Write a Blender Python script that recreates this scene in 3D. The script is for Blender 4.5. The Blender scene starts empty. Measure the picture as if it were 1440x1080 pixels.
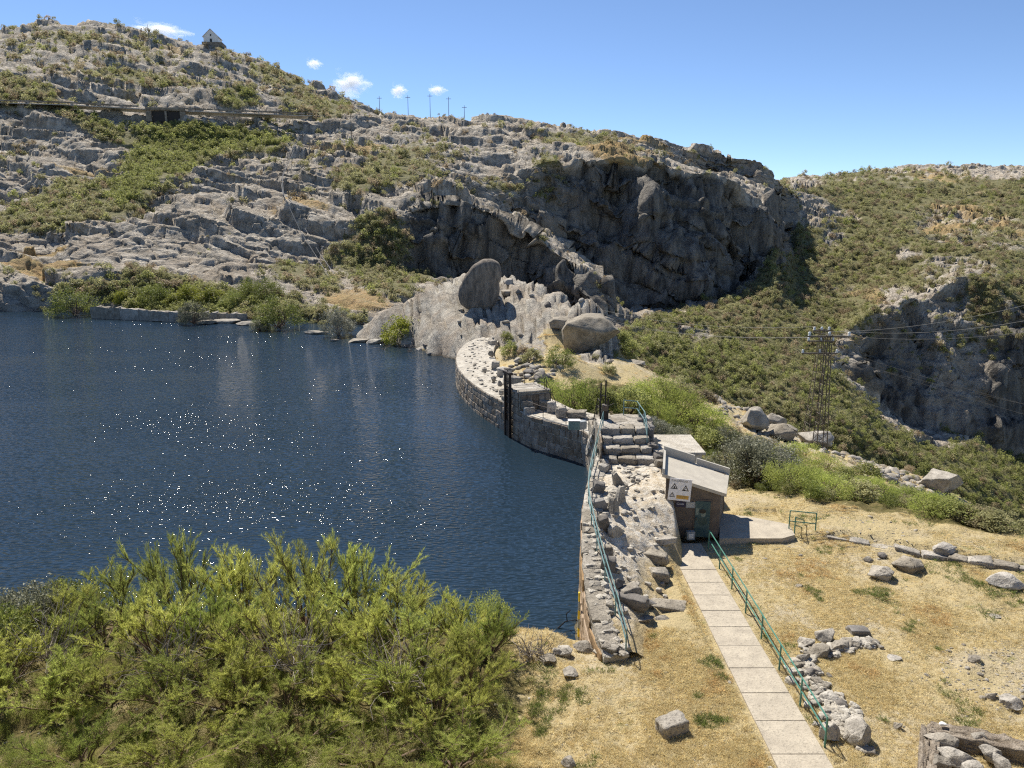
import bpy, math, random
import numpy as np
from mathutils import Vector, Matrix, Euler

R = math.radians
random.seed(7)
rng = np.random.default_rng(7)
SC = bpy.context.scene
COL = SC.collection

# ------------------------------------------------------------------ camera, sky, sun, exposure
CAM_H = 16.0
PITCH = 12.0
F = 1060.0                       # focal length in pixels of a 1440 px wide picture
cam_d = bpy.data.cameras.new('camera')
cam_d.sensor_width = 36.0
cam_d.lens = 36.0 * F / 1440.0
cam_d.clip_start = 0.3
cam_d.clip_end = 12000
cam = bpy.data.objects.new('camera', cam_d)
cam.location = (0, 0, CAM_H)
cam.rotation_euler = (R(90 - PITCH), 0, 0)
COL.objects.link(cam)
SC.camera = cam

SUN_AZ = -27.0                   # degrees from +Y (the view direction) towards -X
SUN_EL = 50.0
world = bpy.data.worlds.new('World')
SC.world = world
world.use_nodes = True
wn = world.node_tree
wn.nodes.clear()
sky = wn.nodes.new('ShaderNodeTexSky')
sky.sky_type = 'NISHITA'
sky.sun_disc = False
sky.sun_elevation = R(SUN_EL)
sky.sun_rotation = R(SUN_AZ)
sky.altitude = 3500
sky.air_density = 0.9
sky.dust_density = 0.05
sky.ozone_density = 3.5
bg = wn.nodes.new('ShaderNodeBackground')
bg.inputs['Strength'].default_value = 0.098
wo = wn.nodes.new('ShaderNodeOutputWorld')
wn.links.new(sky.outputs[0], bg.inputs['Color'])
wn.links.new(bg.outputs[0], wo.inputs['Surface'])

sun_d = bpy.data.lights.new('sun', 'SUN')
sun_d.energy = 5.0
sun_d.angle = R(0.53)
sun_d.color = (1.0, 0.94, 0.83)
sun = bpy.data.objects.new('sun', sun_d)
a, e = R(SUN_AZ), R(SUN_EL)
sdir = Vector((math.sin(a) * math.cos(e), math.cos(a) * math.cos(e), math.sin(e)))
sun.rotation_euler = sdir.to_track_quat('Z', 'Y').to_euler()
sun.location = sdir * 100
COL.objects.link(sun)

SC.view_settings.view_transform = 'Standard'
SC.view_settings.look = 'None'
SC.view_settings.exposure = 0.68
SC.view_settings.gamma = 1.0
SC.view_settings.use_curve_mapping = False
SC.cycles.use_denoising = False
SC.cycles.filter_width = 1.2
SC.cycles.sample_clamp_indirect = 3.0
SC.cycles.sample_clamp_direct = 45.0
SC.cycles.max_bounces = 5
SC.cycles.transparent_max_bounces = 8
SC.cycles.volume_bounces = 1

# ------------------------------------------------------------------ projection helpers
CP, SP = math.cos(R(PITCH)), math.sin(R(PITCH))

def ray(px, py):
    xc = (px - 720.0) / F
    yc = (540.0 - py) / F
    return xc, CP + yc * SP, -SP + yc * CP

def atY(px, py, Y):
    x, y, z = ray(px, py)
    t = Y / y
    return (x * t, Y, CAM_H + z * t)

def atZ(px, py, Z):
    x, y, z = ray(px, py)
    t = (Z - CAM_H) / z
    return (x * t, y * t, Z)

def project(P):
    d = P[..., 1] * CP - (P[..., 2] - CAM_H) * SP
    u = P[..., 1] * SP + (P[..., 2] - CAM_H) * CP
    d = np.maximum(d, 0.1)
    return 720 + F * P[..., 0] / d, 540 - F * u / d, d

# ------------------------------------------------------------------ noise
_T = np.random.default_rng(3).random((64, 64, 64)).astype(np.float32)
_J = np.random.default_rng(4).random((64, 64, 64, 4)).astype(np.float32)

def vn(P, f, off=0.0):
    """value noise, -1..1; f scalar or 3-vector frequency"""
    Q = P * np.asarray(f, dtype=np.float32) + np.float32(off)
    I = np.floor(Q)
    Fr = (Q - I).astype(np.float32)
    I = I.astype(np.int32)
    U = Fr * Fr * (3 - 2 * Fr)
    x0, y0, z0 = I[..., 0] & 63, I[..., 1] & 63, I[..., 2] & 63
    x1, y1, z1 = (x0 + 1) & 63, (y0 + 1) & 63, (z0 + 1) & 63
    ux, uy, uz = U[..., 0], U[..., 1], U[..., 2]
    a = _T[x0, y0, z0] * (1 - ux) + _T[x1, y0, z0] * ux
    b = _T[x0, y1, z0] * (1 - ux) + _T[x1, y1, z0] * ux
    c = _T[x0, y0, z1] * (1 - ux) + _T[x1, y0, z1] * ux
    d = _T[x0, y1, z1] * (1 - ux) + _T[x1, y1, z1] * ux
    a = a * (1 - uy) + b * uy
    c = c * (1 - uy) + d * uy
    return (a * (1 - uz) + c * uz) * 2 - 1

def fbm(P, f, n=4, off=0.0, gain=0.5):
    f = np.asarray(f, dtype=np.float32)
    s = 0
    a = 1.0
    t = 0
    for i in range(n):
        s = s + a * vn(P, f, off + 17.3 * i)
        t += a
        a *= gain
        f = f * 2.03
    return s / t

def worley(P, f, off=0.0):
    """F1, F2-F1, random value of the nearest cell"""
    Q = P * np.asarray(f, dtype=np.float32) + np.float32(off)
    I = np.floor(Q)
    Fr = (Q - I).astype(np.float32)
    I = I.astype(np.int32)
    d1 = np.full(P.shape[:-1], 9.0, np.float32)
    d2 = d1.copy()
    cid = np.zeros(P.shape[:-1], np.float32)
    for dx in (-1, 0, 1):
        for dy in (-1, 0, 1):
            for dz in (-1, 0, 1):
                J = _J[(I[..., 0] + dx) & 63, (I[..., 1] + dy) & 63, (I[..., 2] + dz) & 63]
                ex = dx + J[..., 0] - Fr[..., 0]
                ey = dy + J[..., 1] - Fr[..., 1]
                ez = dz + J[..., 2] - Fr[..., 2]
                d = ex * ex + ey * ey + ez * ez
                m = d < d1
                d2 = np.where(m, d1, np.minimum(d2, d))
                cid = np.where(m, J[..., 3], cid)
                d1 = np.where(m, d, d1)
    d1 = np.sqrt(d1)
    return d1, np.sqrt(d2) - d1, cid

def sstep(a, b, x):
    t = np.clip((x - a) / (b - a), 0, 1)
    return t * t * (3 - 2 * t)

def arr(*v):
    return np.array(v, dtype=np.float32)

# ------------------------------------------------------------------ object helpers
def tag(o, label=None, cat=None, group=None, kind=None):
    if label: o['label'] = label
    if cat: o['category'] = cat
    if group: o['group'] = group
    if kind: o['kind'] = kind
    return o

def thing(name, label, cat, loc=(0, 0, 0), rz=0.0, group=None):
    o = bpy.data.objects.new(name, None)
    o.empty_display_size = 0.3
    COL.objects.link(o)
    o.location = loc
    o.rotation_euler = (0, 0, rz)
    return tag(o, label, cat, group)

def new_mesh(name, V, Fs, mat=None, smooth=False):
    me = bpy.data.meshes.new(name)
    V = np.asarray(V, dtype=np.float32)
    if isinstance(Fs, np.ndarray):
        n, k = Fs.shape
        me.vertices.add(len(V))
        me.vertices.foreach_set('co', V.ravel())
        me.loops.add(n * k)
        me.loops.foreach_set('vertex_index', Fs.astype(np.int32).ravel())
        me.polygons.add(n)
        me.polygons.foreach_set('loop_start', np.arange(0, n * k, k, dtype=np.int32))
        me.polygons.foreach_set('loop_total', np.full(n, k, dtype=np.int32))
        me.update(calc_edges=True)
    else:
        me.from_pydata([tuple(map(float, v)) for v in V], [], Fs)
    if mat: me.materials.append(mat)
    if smooth:
        me.polygons.foreach_set('use_smooth', np.ones(len(me.polygons), dtype=bool))
    me.update()
    return me

def link(name, me, parent=None, loc=(0, 0, 0), rot=(0, 0, 0), scale=(1, 1, 1)):
    o = bpy.data.objects.new(name, me)
    COL.objects.link(o)
    o.location = loc
    o.rotation_euler = rot
    o.scale = scale
    if parent: o.parent = parent
    return o

class MB:
    """collects simple shapes into one mesh"""
    def __init__(s):
        s.V = []; s.F = []
    def add(s, V, Fs):
        b = len(s.V)
        s.V += [tuple(v) for v in V]
        s.F += [tuple(b + i for i in f) for f in Fs]
        return s
    def box(s, x0, x1, y0, y1, z0, z1, bev=0.0):
        if bev <= 0:
            V = [(x, y, z) for z in (z0, z1) for y in (y0, y1) for x in (x0, x1)]
            return s.add(V, [(0, 2, 3, 1), (4, 5, 7, 6), (0, 1, 5, 4), (2, 6, 7, 3), (0, 4, 6, 2), (1, 3, 7, 5)])
        V = []
        for z, b in ((z0, bev), (z0 + bev, 0), (z1 - bev, 0), (z1, bev)):
            V += [(x0 + b, y0 + b, z), (x1 - b, y0 + b, z), (x1 - b, y1 - b, z), (x0 + b, y1 - b, z)]
        Fs = [(3, 2, 1, 0), (12, 13, 14, 15)]
        for k in range(3):
            for i in range(4):
                j = (i + 1) % 4
                Fs.append((4 * k + i, 4 * k + j, 4 * k + 4 + j, 4 * k + 4 + i))
        return s.add(V, Fs)
    def tube(s, pts, r, n=6, r2=None):
        pts = [Vector(p) for p in pts]
        r2 = r if r2 is None else r2
        b = len(s.V)
        for i, p in enumerate(pts):
            d = (pts[min(i + 1, len(pts) - 1)] - pts[max(i - 1, 0)]).normalized()
            u = d.cross(Vector((0, 0, 1)))
            if u.length < 0.05: u = d.cross(Vector((1, 0, 0)))
            u.normalize(); v = d.cross(u)
            rr = r + (r2 - r) * i / max(1, len(pts) - 1)
            for k in range(n):
                a = 2 * math.pi * k / n
                s.V.append(tuple(p + u * math.cos(a) * rr + v * math.sin(a) * rr))
        for i in range(len(pts) - 1):
            for k in range(n):
                k2 = (k + 1) % n
                s.F.append((b + i * n + k, b + i * n + k2, b + (i + 1) * n + k2, b + (i + 1) * n + k))
        s.F.append(tuple(b + k for k in range(n))[::-1])
        s.F.append(tuple(b + (len(pts) - 1) * n + k for k in range(n)))
        return s
    def build(s, name, mat, parent=None, smooth=False, **k):
        return link(name, new_mesh(name, s.V, s.F, mat, smooth), parent, **k)

def grid_faces(nr, nc):
    i = np.arange(nr - 1)[:, None] * nc + np.arange(nc - 1)[None, :]
    return np.stack([i, i + 1, i + nc + 1, i + nc], -1).reshape(-1, 4)

# ------------------------------------------------------------------ materials
def N(nt, t, **k):
    n = nt.nodes.new(t)
    for a, v in k.items():
        if a.startswith('_'): setattr(n, a[1:], v)
        else: n.inputs[a.replace('__', ' ')].default_value = v
    return n

def base_mat(name, rough=0.9, spec=0.3):
    m = bpy.data.materials.new(name)
    m.use_nodes = True
    nt = m.node_tree
    b = nt.nodes['Principled BSDF']
    b.inputs['Roughness'].default_value = rough
    b.inputs['Specular IOR Level'].default_value = spec
    return m, nt, b

def mix(nt, fac, a, b):
    n = nt.nodes.new('ShaderNodeMix')
    n.data_type = 'RGBA'
    for s, v in ((0, fac), (6, a), (7, b)):
        if hasattr(v, 'is_output'): nt.links.new(v, n.inputs[s])
        elif isinstance(v, (tuple, list)): n.inputs[s].default_value = (*v, 1)
        else: n.inputs[s].default_value = v
    return n.outputs[2]

def ramp(nt, x, a, b, c0=0.0, c1=1.0):
    n = nt.nodes.new('ShaderNodeMapRange')
    nt.links.new(x, n.inputs[0])
    n.inputs[1].default_value = a; n.inputs[2].default_value = b
    n.inputs[3].default_value = c0; n.inputs[4].default_value = c1
    return n.outputs[0]

def noise(nt, vec, scale, detail=4, rough=0.55, stretch=None):
    n = nt.nodes.new('ShaderNodeTexNoise')
    n.inputs['Scale'].default_value = scale
    n.inputs['Detail'].default_value = detail
    n.inputs['Roughness'].default_value = rough
    if stretch:
        m = nt.nodes.new('ShaderNodeMapping')
        m.inputs['Scale'].default_value = stretch
        nt.links.new(vec, m.inputs[0]); vec = m.outputs[0]
    nt.links.new(vec, n.inputs['Vector'])
    return n.outputs[0]

def math_(nt, op, a, b=0.5):
    n = nt.nodes.new('ShaderNodeMath'); n.operation = op
    for s, v in ((0, a), (1, b)):
        if hasattr(v, 'is_output'): nt.links.new(v, n.inputs[s])
        else: n.inputs[s].default_value = v
    return n.outputs[0]

def bump(nt, b, h, strength=0.6, dist=0.1, prev=None):
    n = nt.nodes.new('ShaderNodeBump')
    n.inputs['Strength'].default_value = strength
    n.inputs['Distance'].default_value = dist
    nt.links.new(h, n.inputs['Height'])
    if prev: nt.links.new(prev, n.inputs['Normal'])
    nt.links.new(n.outputs[0], b.inputs['Normal'])
    return n.outputs[0]

def pos(nt):
    return nt.nodes.new('ShaderNodeNewGeometry').outputs['Position']

def objco(nt):
    return nt.nodes.new('ShaderNodeTexCoord').outputs['Object']

def attr(nt, name):
    n = nt.nodes.new('ShaderNodeAttribute'); n.attribute_name = name
    return n.outputs['Fac']

def rock_colour(nt, P, k, light, dark, warm):
    """granite: k scales the pattern with distance"""
    n1 = noise(nt, P, 0.35 * k, 5, 0.6)
    n2 = noise(nt, P, 2.6 * k, 5, 0.65)
    n3 = noise(nt, P, 0.12 * k, 3)
    n4 = noise(nt, P, 9.0 * k, 3, 0.7)
    c = mix(nt, ramp(nt, n1, 0.38, 0.62), dark, light)
    c = mix(nt, ramp(nt, n3, 0.45, 0.65, 0, 0.6), c, warm)
    c = mix(nt, ramp(nt, n2, 0.52, 0.66, 0, 0.5), c, tuple(x * 0.45 for x in dark))
    c = mix(nt, ramp(nt, n4, 0.58, 0.7, 0, 0.35), c, tuple(x * 0.3 for x in dark))
    return c, n1, n2

def terrain_mat(name, k, bump_d, light, dark, warm):
    m, nt, b = base_mat(name, 0.92, 0.2)
    P = pos(nt)
    rc, n1, n2 = rock_colour(nt, P, k, light, dark, warm)
    vegn = noise(nt, P, 0.5 * k, 5, 0.65)
    fine = noise(nt, P, 5.0 * k, 4, 0.7)
    vegc = mix(nt, ramp(nt, vegn, 0.35, 0.65), (0.155, 0.155, 0.065), (0.25, 0.215, 0.11))
    vegc = mix(nt, ramp(nt, fine, 0.45, 0.65, 0, 0.6), vegc, (0.08, 0.09, 0.04))
    dryc = mix(nt, ramp(nt, vegn, 0.35, 0.65), (0.46, 0.31, 0.15), (0.34, 0.27, 0.13))
    dryc = mix(nt, ramp(nt, fine, 0.5, 0.7, 0, 0.6), dryc, (0.19, 0.12, 0.06))
    wob = math_(nt, 'MULTIPLY', math_(nt, 'SUBTRACT', n2, 0.5), 0.9)
    streak_shade = mix(nt, ramp(nt, noise(nt, P, 0.30 * k, 5, 0.65, (1, 1, 0.16)), 0.35, 0.62), (0.07, 0.066, 0.062), (0.28, 0.255, 0.22))  # streaky dark granite, with the shade of the cliff faces darkened into its colour
    streak_shade = mix(nt, ramp(nt, n2, 0.52, 0.66, 0, 0.6), streak_shade, (0.045, 0.043, 0.04))
    rc = mix(nt, ramp(nt, math_(nt, 'ADD', attr(nt, 'cliff'), math_(nt, 'MULTIPLY', math_(nt, 'SUBTRACT', n1, 0.5), 1.0)), 0.3, 0.7), rc, streak_shade)
    fd = ramp(nt, math_(nt, 'ADD', attr(nt, 'dry'), wob), 0.42, 0.58)
    fv = ramp(nt, math_(nt, 'ADD', attr(nt, 'veg'), wob), 0.42, 0.58)
    c = mix(nt, fd, rc, dryc)
    c = mix(nt, fv, c, vegc)
    nt.links.new(c, b.inputs['Base Color'])
    crk = noise(nt, P, 1.1 * k, 8, 0.68)
    bump(nt, b, crk, 1.0, bump_d)
    return m

M = {}
M['far_rock'] = terrain_mat('far_granite', 1.0, 1.4, (0.60, 0.54, 0.455), (0.26, 0.232, 0.192), (0.36, 0.29, 0.215))
# ------------------------------------------------------------------ far hills: lofted through feature lines, each (px, py, Y)
LINES = [
 [(-400,440,150),(0,446,164),(130,447,165),(240,452,155),(350,457,149),(440,468,138),(500,480,131),(560,478,142),(600,476,155),(640,470,165),(720,460,168),(800,480,160),(860,505,165),(920,545,160),(1000,595,155),(1100,665,150),(1200,725,150),(1300,765,160),(1440,825,170),(1800,860,180)],
 [(-400,380,175),(0,392,170),(60,390,171),(130,392,173),(200,392,176),(250,412,172),(300,412,172),(400,412,168),(480,412,165),(560,405,175),(640,400,185),(720,400,190),(800,430,190),(860,450,195),(920,470,195),(1000,490,200),(1060,520,190),(1120,560,180),(1190,600,175),(1250,640,180),(1300,665,185),(1370,690,190),(1440,715,200),(1800,760,220)],
 [(-400,330,200),(0,345,200),(100,350,195),(200,345,200),(300,345,205),(400,365,205),(480,375,208),(560,385,216),(620,390,224),(700,400,226),(760,415,224),(820,430,218),(857,440,210),(900,447,212),(940,455,217),(1000,462,227),(1060,482,227),(1120,500,228),(1175,505,236),(1240,556,246),(1300,598,246),(1380,616,246),(1440,642,248),(1800,700,260)],
 [(-400,300,215),(0,318,220),(100,300,225),(200,300,225),(300,290,230),(400,290,232),(480,290,232),(540,285,232),(590,272,235),(640,277,235),(690,288,235),(740,310,232),(800,358,228),(850,388,220),(862,420,216),(900,436,222),(940,440,232),(1000,435,250),(1060,440,260),(1120,450,260),(1175,468,258),(1200,450,262),(1230,430,270),(1300,408,282),(1360,388,288),(1400,395,284),(1440,418,280),(1800,420,280)],
 [(-400,270,240),(0,280,250),(100,270,255),(200,260,258),(300,262,260),(400,262,262),(480,262,262),(560,262,262),(620,262,262),(690,279,284),(740,301,291),(800,348,284),(850,379,284),(866,408,284),(880,432,283),(930,434,285),(1000,424,290),(1040,404,300),(1065,378,312),(1092,348,320),(1120,400,320),(1190,410,330),(1300,385,330),(1400,370,330),(1440,380,330),(1800,380,330)],
 [(-400,240,270),(0,250,280),(100,235,285),(200,230,290),(300,240,290),(400,235,295),(480,225,295),(560,225,298),(640,232,300),(700,238,302),(740,236,304),(790,228,306),(860,216,309),(930,226,312),(990,246,314),(1040,258,318),(1075,292,325),(1084,335,330),(1120,360,370),(1190,350,380),(1300,340,390),(1440,330,400),(1800,330,400)],
 [(-400,190,300),(0,200,310),(100,185,320),(200,195,325),(300,200,330),(400,195,340),(480,190,345),(560,190,350),(640,190,355),(740,195,360),(830,200,365),(900,210,385),(930,214,402),(1000,240,402),(1060,247,402),(1102,254,404),(1120,290,440),(1190,300,470),(1300,290,500),(1440,280,520),(1800,280,520)],
 [(-400,145,340),(0,147,345),(100,150,345),(210,156,345),(300,160,350),(430,165,365),(500,160,380),(535,158,395),(600,157,410),(680,156,420),(760,164,425),(830,180,430),(900,191,430),(930,194,418),(1000,202,412),(1060,218,410),(1084,236,408),(1098,251,406),(1120,262,500),(1190,262,560),(1300,255,600),(1440,250,620),(1800,250,620)],
 [(-400,143,348),(0,144,352),(100,147,352),(210,153,352),(300,157,358),(430,161,378),(500,160,400),(535,166,440),(600,190,480),(680,200,500),(830,215,500),(1000,240,500),(1060,255,480),(1106,262,480),(1120,254,560),(1190,252,640),(1300,244,700),(1440,242,720),(1800,240,720)],
 [(-400,90,420),(0,92,400),(100,90,400),(200,90,410),(300,100,420),(400,125,440),(470,140,460),(535,166,500),(600,200,560),(830,232,600),(1000,250,600),(1106,260,600),(1120,250,640),(1190,248,720),(1300,238,780),(1440,236,800),(1800,236,800)],
 [(-400,60,520),(0,38,500),(80,28,500),(150,32,500),(230,48,500),(300,60,490),(350,75,490),(400,100,495),(470,130,500),(535,157,510),(600,205,620),(830,240,700),(1000,252,720),(1100,252,740),(1120,247,760),(1180,245,800),(1220,238,850),(1300,232,850),(1370,230,850),(1440,232,860),(1800,240,860)],
]
SEG = [70, 62, 78, 30, 92, 50, 52, 8, 46, 46, 8]     # rows between lines
KEEP = [1.0] * 11
nc = 900
u = np.linspace(-1, 1, nc)
S = np.where(np.abs(u) < 0.9, u / 0.9 * 0.74, np.sign(u) * (0.74 + (np.abs(u) - 0.9) / 0.1 * 0.5))
crv = []
for L in LINES:
    P = np.array([atY(*p) for p in L])
    s = P[:, 0] / P[:, 1]
    o = np.argsort(s)
    crv.append(np.stack([np.interp(S, s[o], P[o, 1]), np.interp(S, s[o], P[o, 2])], -1))
c0 = crv[0].copy(); c0[:, 0] -= 12; c0[:, 1] -= 12          # dives below the lake bed
back = crv[-1].copy(); back[:, 0] += 260; back[:, 1] -= 90
crv = [c0] + crv + [back]
SEG = [8] + SEG
rows = []
for k in range(len(crv) - 1):
    n = SEG[k] if k < len(SEG) else 8
    for i in range(n):
        rows.append(crv[k] + (crv[k + 1] - crv[k]) * (i / n))
rows.append(crv[-1])
G = np.array(rows)                                           # rows, cols, (Y, Z)
# soften the loft a little in both directions
for _ in range(2):
    G[1:-1] = (G[:-2] + 2 * G[1:-1] + G[2:]) / 4
for _ in range(2):
    G[:, 1:-1] = (G[:, :-2] + 2 * G[:, 1:-1] + G[:, 2:]) / 4
Pf = np.stack([S[None, :] * G[..., 0], G[..., 0], G[..., 1]], -1).astype(np.float32)
FNR = Pf.shape[0]

def grid_normals(P):
    du = np.gradient(P, axis=1); dv = np.gradient(P, axis=0)
    n = np.cross(du, dv)
    n /= np.linalg.norm(n, axis=-1, keepdims=True) + 1e-9
    n[n[..., 2] < 0] *= -1 if False else 1
    return n.astype(np.float32)

def blob(px, py, cx, cy, rx, ry, rot=0.0, soft=0.35):
    c, s = math.cos(R(rot)), math.sin(R(rot))
    dx, dy = px - cx, py - cy
    u_ = (dx * c + dy * s) / rx
    v_ = (-dx * s + dy * c) / ry
    return 1 - sstep(1 - soft, 1 + soft, np.sqrt(u_ * u_ + v_ * v_))

nrm = grid_normals(Pf)
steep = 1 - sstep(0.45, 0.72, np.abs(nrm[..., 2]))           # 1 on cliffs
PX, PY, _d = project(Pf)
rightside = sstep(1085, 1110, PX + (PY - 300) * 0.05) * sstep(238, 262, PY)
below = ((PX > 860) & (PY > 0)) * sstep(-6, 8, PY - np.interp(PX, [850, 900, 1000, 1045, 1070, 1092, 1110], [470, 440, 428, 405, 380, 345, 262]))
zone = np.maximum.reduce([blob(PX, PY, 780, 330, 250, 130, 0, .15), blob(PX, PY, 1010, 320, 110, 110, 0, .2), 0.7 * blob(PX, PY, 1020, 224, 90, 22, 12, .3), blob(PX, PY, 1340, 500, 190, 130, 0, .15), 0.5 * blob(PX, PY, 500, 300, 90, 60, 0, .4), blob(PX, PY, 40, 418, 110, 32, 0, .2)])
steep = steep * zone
# how much the place is covered by scrub (1) or bare granite (0)
veg = 0.03 + 0.13 * sstep(170, 120, PY) * sstep(600, 500, PX) + 0.08 * sstep(300, 160, PY)
veg = veg.astype(np.float32)
veg = np.maximum(veg, 0.92 * np.maximum(rightside, below))
VEG = [  # cx, cy, rx, ry, rot, weight
 (300,192,120,20,4,0.95),(240,215,75,38,-20,1.0),(185,262,40,22,-25,0.95),(130,275,75,28,0,0.8),(60,300,80,18,-6,0.75),(40,130,45,18,10,0.8),
 (100,158,40,9,20,0.8),(155,182,40,11,20,0.8),(200,105,90,13,5,0.55),(330,135,30,12,0,0.9),(440,145,60,12,10,0.75),(60,60,90,14,-5,0.5),(400,115,60,14,25,0.6),
 (10,128,30,28,0,0.9),(540,250,55,16,0,0.75),(560,345,65,42,30,0.95),(520,375,70,28,20,0.85),(430,385,60,16,12,0.8),(610,215,70,18,5,0.55),(500,255,30,22,20,0.8),(570,232,60,14,10,0.6),
 (770,245,28,30,60,0.75),(690,262,50,10,5,0.45),(800,200,50,12,5,0.6),(860,205,60,8,8,0.5),(150,402,60,10,0,0.7),(260,425,90,22,0,1.0),(340,425,80,20,0,1.0),
 (230,395,70,14,10,0.75),(470,440,60,16,10,0.5),(760,330,10,10,0,0.4),(640,345,30,14,20,0.5),(740,215,30,8,0,0.5),
 (720,360,10,8,0,0.3),(1060,235,15,6,0,0.3),(1250,262,110,24,5,0.5),(830,390,26,10,30,0.5),(770,350,18,10,45,0.5),
]
for cx, cy, rx, ry, ro, w in VEG:
    veg = np.maximum(veg, w * blob(PX, PY, cx, cy, rx, ry, ro))
ROCK = [ # bare places on the scrubby side
 (1290,500,100,75,0,0.75),(1140,290,45,26,20,0.75),(1175,330,18,14,0,0.7),(1350,278,90,22,8,0.25),(1370,320,90,30,10,0.6),(1130,255,26,8,0,0.7),(1190,300,24,8,20,0.5),
 (1275,350,22,12,0,0.7),(1340,380,60,24,0,0.55),(1180,400,30,7,0,0.45),(1225,500,60,50,40,0.9),(1400,560,80,70,0,1.0),(1300,580,70,40,20,0.9),(975,460,34,16,10,0.65),(905,458,18,9,0,0.6),(1230,410,50,14,0,0.5),
 (1380,240,60,8,0,0.2),(1290,430,70,25,-10,0.8),
]
for cx, cy, rx, ry, ro, w in ROCK:
    veg *= 1 - w * blob(PX, PY, cx, cy, rx, ry, ro)
dry = np.full(PX.shape, 0.18, np.float32)
DRY = [(60,365,60,7,0,0.75),(50,345,50,5,0,0.6),(500,200,60,10,0,0.5),(30,270,40,6,0,0.5),(420,280,50,8,0,0.45),(560,215,40,6,0,0.5),(120,230,70,6,0,0.5),(490,240,30,6,0,.6),(500,410,60,14,10,0.6),(630,360,40,14,30,0.4),
       (860,212,80,9,8,0.6),(900,200,70,6,10,0.5),(1350,275,110,32,8,0.6),(1300,540,60,40,0,0.25),(1220,480,30,30,0,0.5),(1370,320,90,30,10,0.5),(1200,420,50,20,0,0.5),(200,62,90,10,10,.35),(120,110,90,8,3,.4)]
for cx, cy, rx, ry, ro, w in DRY:
    dry = np.maximum(dry, w * blob(PX, PY, cx, cy, rx, ry, ro))
nv = fbm(Pf, 1 / 22, 4, 5.0)
veg = np.clip(veg + nv * 0.55 * (0.35 + veg * (1 - veg) * 2.6), 0, 1)
veg *= 1 - 0.93 * steep
dry = np.clip(dry + fbm(Pf, 1 / 15, 3, 31.0) * 0.5, 0, 1) * (1 - steep)
rocky = 1 - sstep(0.35, 0.6, veg)

# --- relief
D = Pf[..., 1]
z = Pf[..., 2].copy()
amp = sstep(150, 260, D) * 0.8 + 0.2
edge = np.ones(FNR)[:, None]
z += amp * 3.2 * fbm(Pf, 1 / 45, 3, 2.0) * (1 - 0.6 * steep)
BW = np.stack([Pf[..., 0] + 0.5 * D, D - 0.35 * Pf[..., 0], Pf[..., 2]], -1).astype(np.float32)
BW += 3.0 * fbm(Pf, 1 / 16, 2, 88.0)[..., None]
bil = 5.0 * (np.abs(vn(BW, (1 / 34, 1 / 15, 1 / 15), 90.0)) - .3) + 2.0 * (np.abs(vn(BW, (1 / 13, 1 / 6.0, 1 / 6), 93.0)) - .3) + 0.45 * (np.abs(vn(BW, (1 / 5.5, 1 / 2.6, 1 / 3), 96.0)) - .3)
z += amp * bil * (1 - steep) * (0.25 + 0.75 * rocky)
PN = np.stack([Pf[..., 0], D, z], -1)
warp = fbm(PN, (1 / 48, 1 / 26, 1 / 26), 4, 9.0)
warp2 = fbm(PN, (1 / 16, 1 / 9, 1 / 9), 3, 12.0)
msk = sstep(-0.25, 0.25, fbm(PN, 1 / 35, 2, 44.0))
for H, wa, wb, st, off in ((8.0, 13.0, 3.0, 0.62, 0.0), (3.4, 9.0, 2.4, 0.6, 3.1), (1.5, 5.0, 1.8, 0.35, 6.2)):
    ph = (z + 0.26 * PN[..., 0] + wa * warp + wb * warp2 + off) / H
    t = ph - np.floor(ph)
    g = sstep(0.74, 0.95, t)
    z += H * (g - t) * st * (1 - steep) * (0.25 + 0.75 * rocky) * (0.45 + 0.55 * (msk if H > 3 else 1 - 0.5 * msk))
for H, k_, wa, wb, st, off in ((15.0, 0.55, 12.0, 4.0, 0.62, 0.0), (6.0, 0.40, 8.0, 3.0, 0.55, 2.0)):
    ph = (z + k_ * PN[..., 0] + wa * warp + wb * warp2 + off) / H
    t = ph - np.floor(ph)
    z += H * (sstep(0.45, 0.95, t) - t) * st * steep
Pf[..., 2] = z
nrm = grid_normals(Pf)
flip = np.sign(np.sum(nrm * (np.array([0, 0, 0.3]) + arr(0, -1, 0.6)), -1, keepdims=True)); flip[flip == 0] = 1
nrm = nrm * flip
st3 = steep[..., None]
# blocks on the slabs and tall joints on the cliffs
f1, e1, c1 = worley(Pf + 1.5 * warp2[..., None], (1 / 7.5, 1 / 7.5, 1 / 4.0), 0.0)
blk = (c1 - 0.5) * 1.7 - 1.5 * (1 - sstep(0.0, 0.09, e1))
f2, e2, c2 = worley(Pf + 3.0 * warp2[..., None], (1 / 8.0, 1 / 8.0, 1 / 34.0), 5.0)
wob2 = fbm(Pf, 1 / 14, 3, 77.0)[..., None] * arr(4, 4, 8)
rid = np.abs(vn(Pf + wob2, (1 / 12, 1 / 12, 1 / 80), 33.0)) * 2 - .7
rid2 = np.abs(vn(Pf + wob2, (1 / 5, 1 / 5, 1 / 30), 35.0)) * 2 - .7
rid3 = np.abs(vn(Pf + wob2, (1 / 2.4, 1 / 2.4, 1 / 10), 37.0)) * 2 - .7
ledge = (z + 8 * warp2 + 5 * warp + 0.35 * PN[..., 0]) / 9.0
ledge = ledge - np.floor(ledge)
ledge = sstep(0, 0.12, ledge) * (1 - ledge)
rid0 = np.abs(vn(Pf + wob2 * 2, (1 / 27, 1 / 27, 1 / 160), 39.0)) * 2 - .7
col = (c2 - 0.5) * 4.0 - 1.0 + 7.5 * rid0 + 4.2 * rid + 1.7 * rid2 + 0.8 * rid3 + 3.2 * ledge * sstep(-.3, .3, vn(Pf, (1 / 18, 1 / 18, 1 / 18), 71.0))
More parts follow.
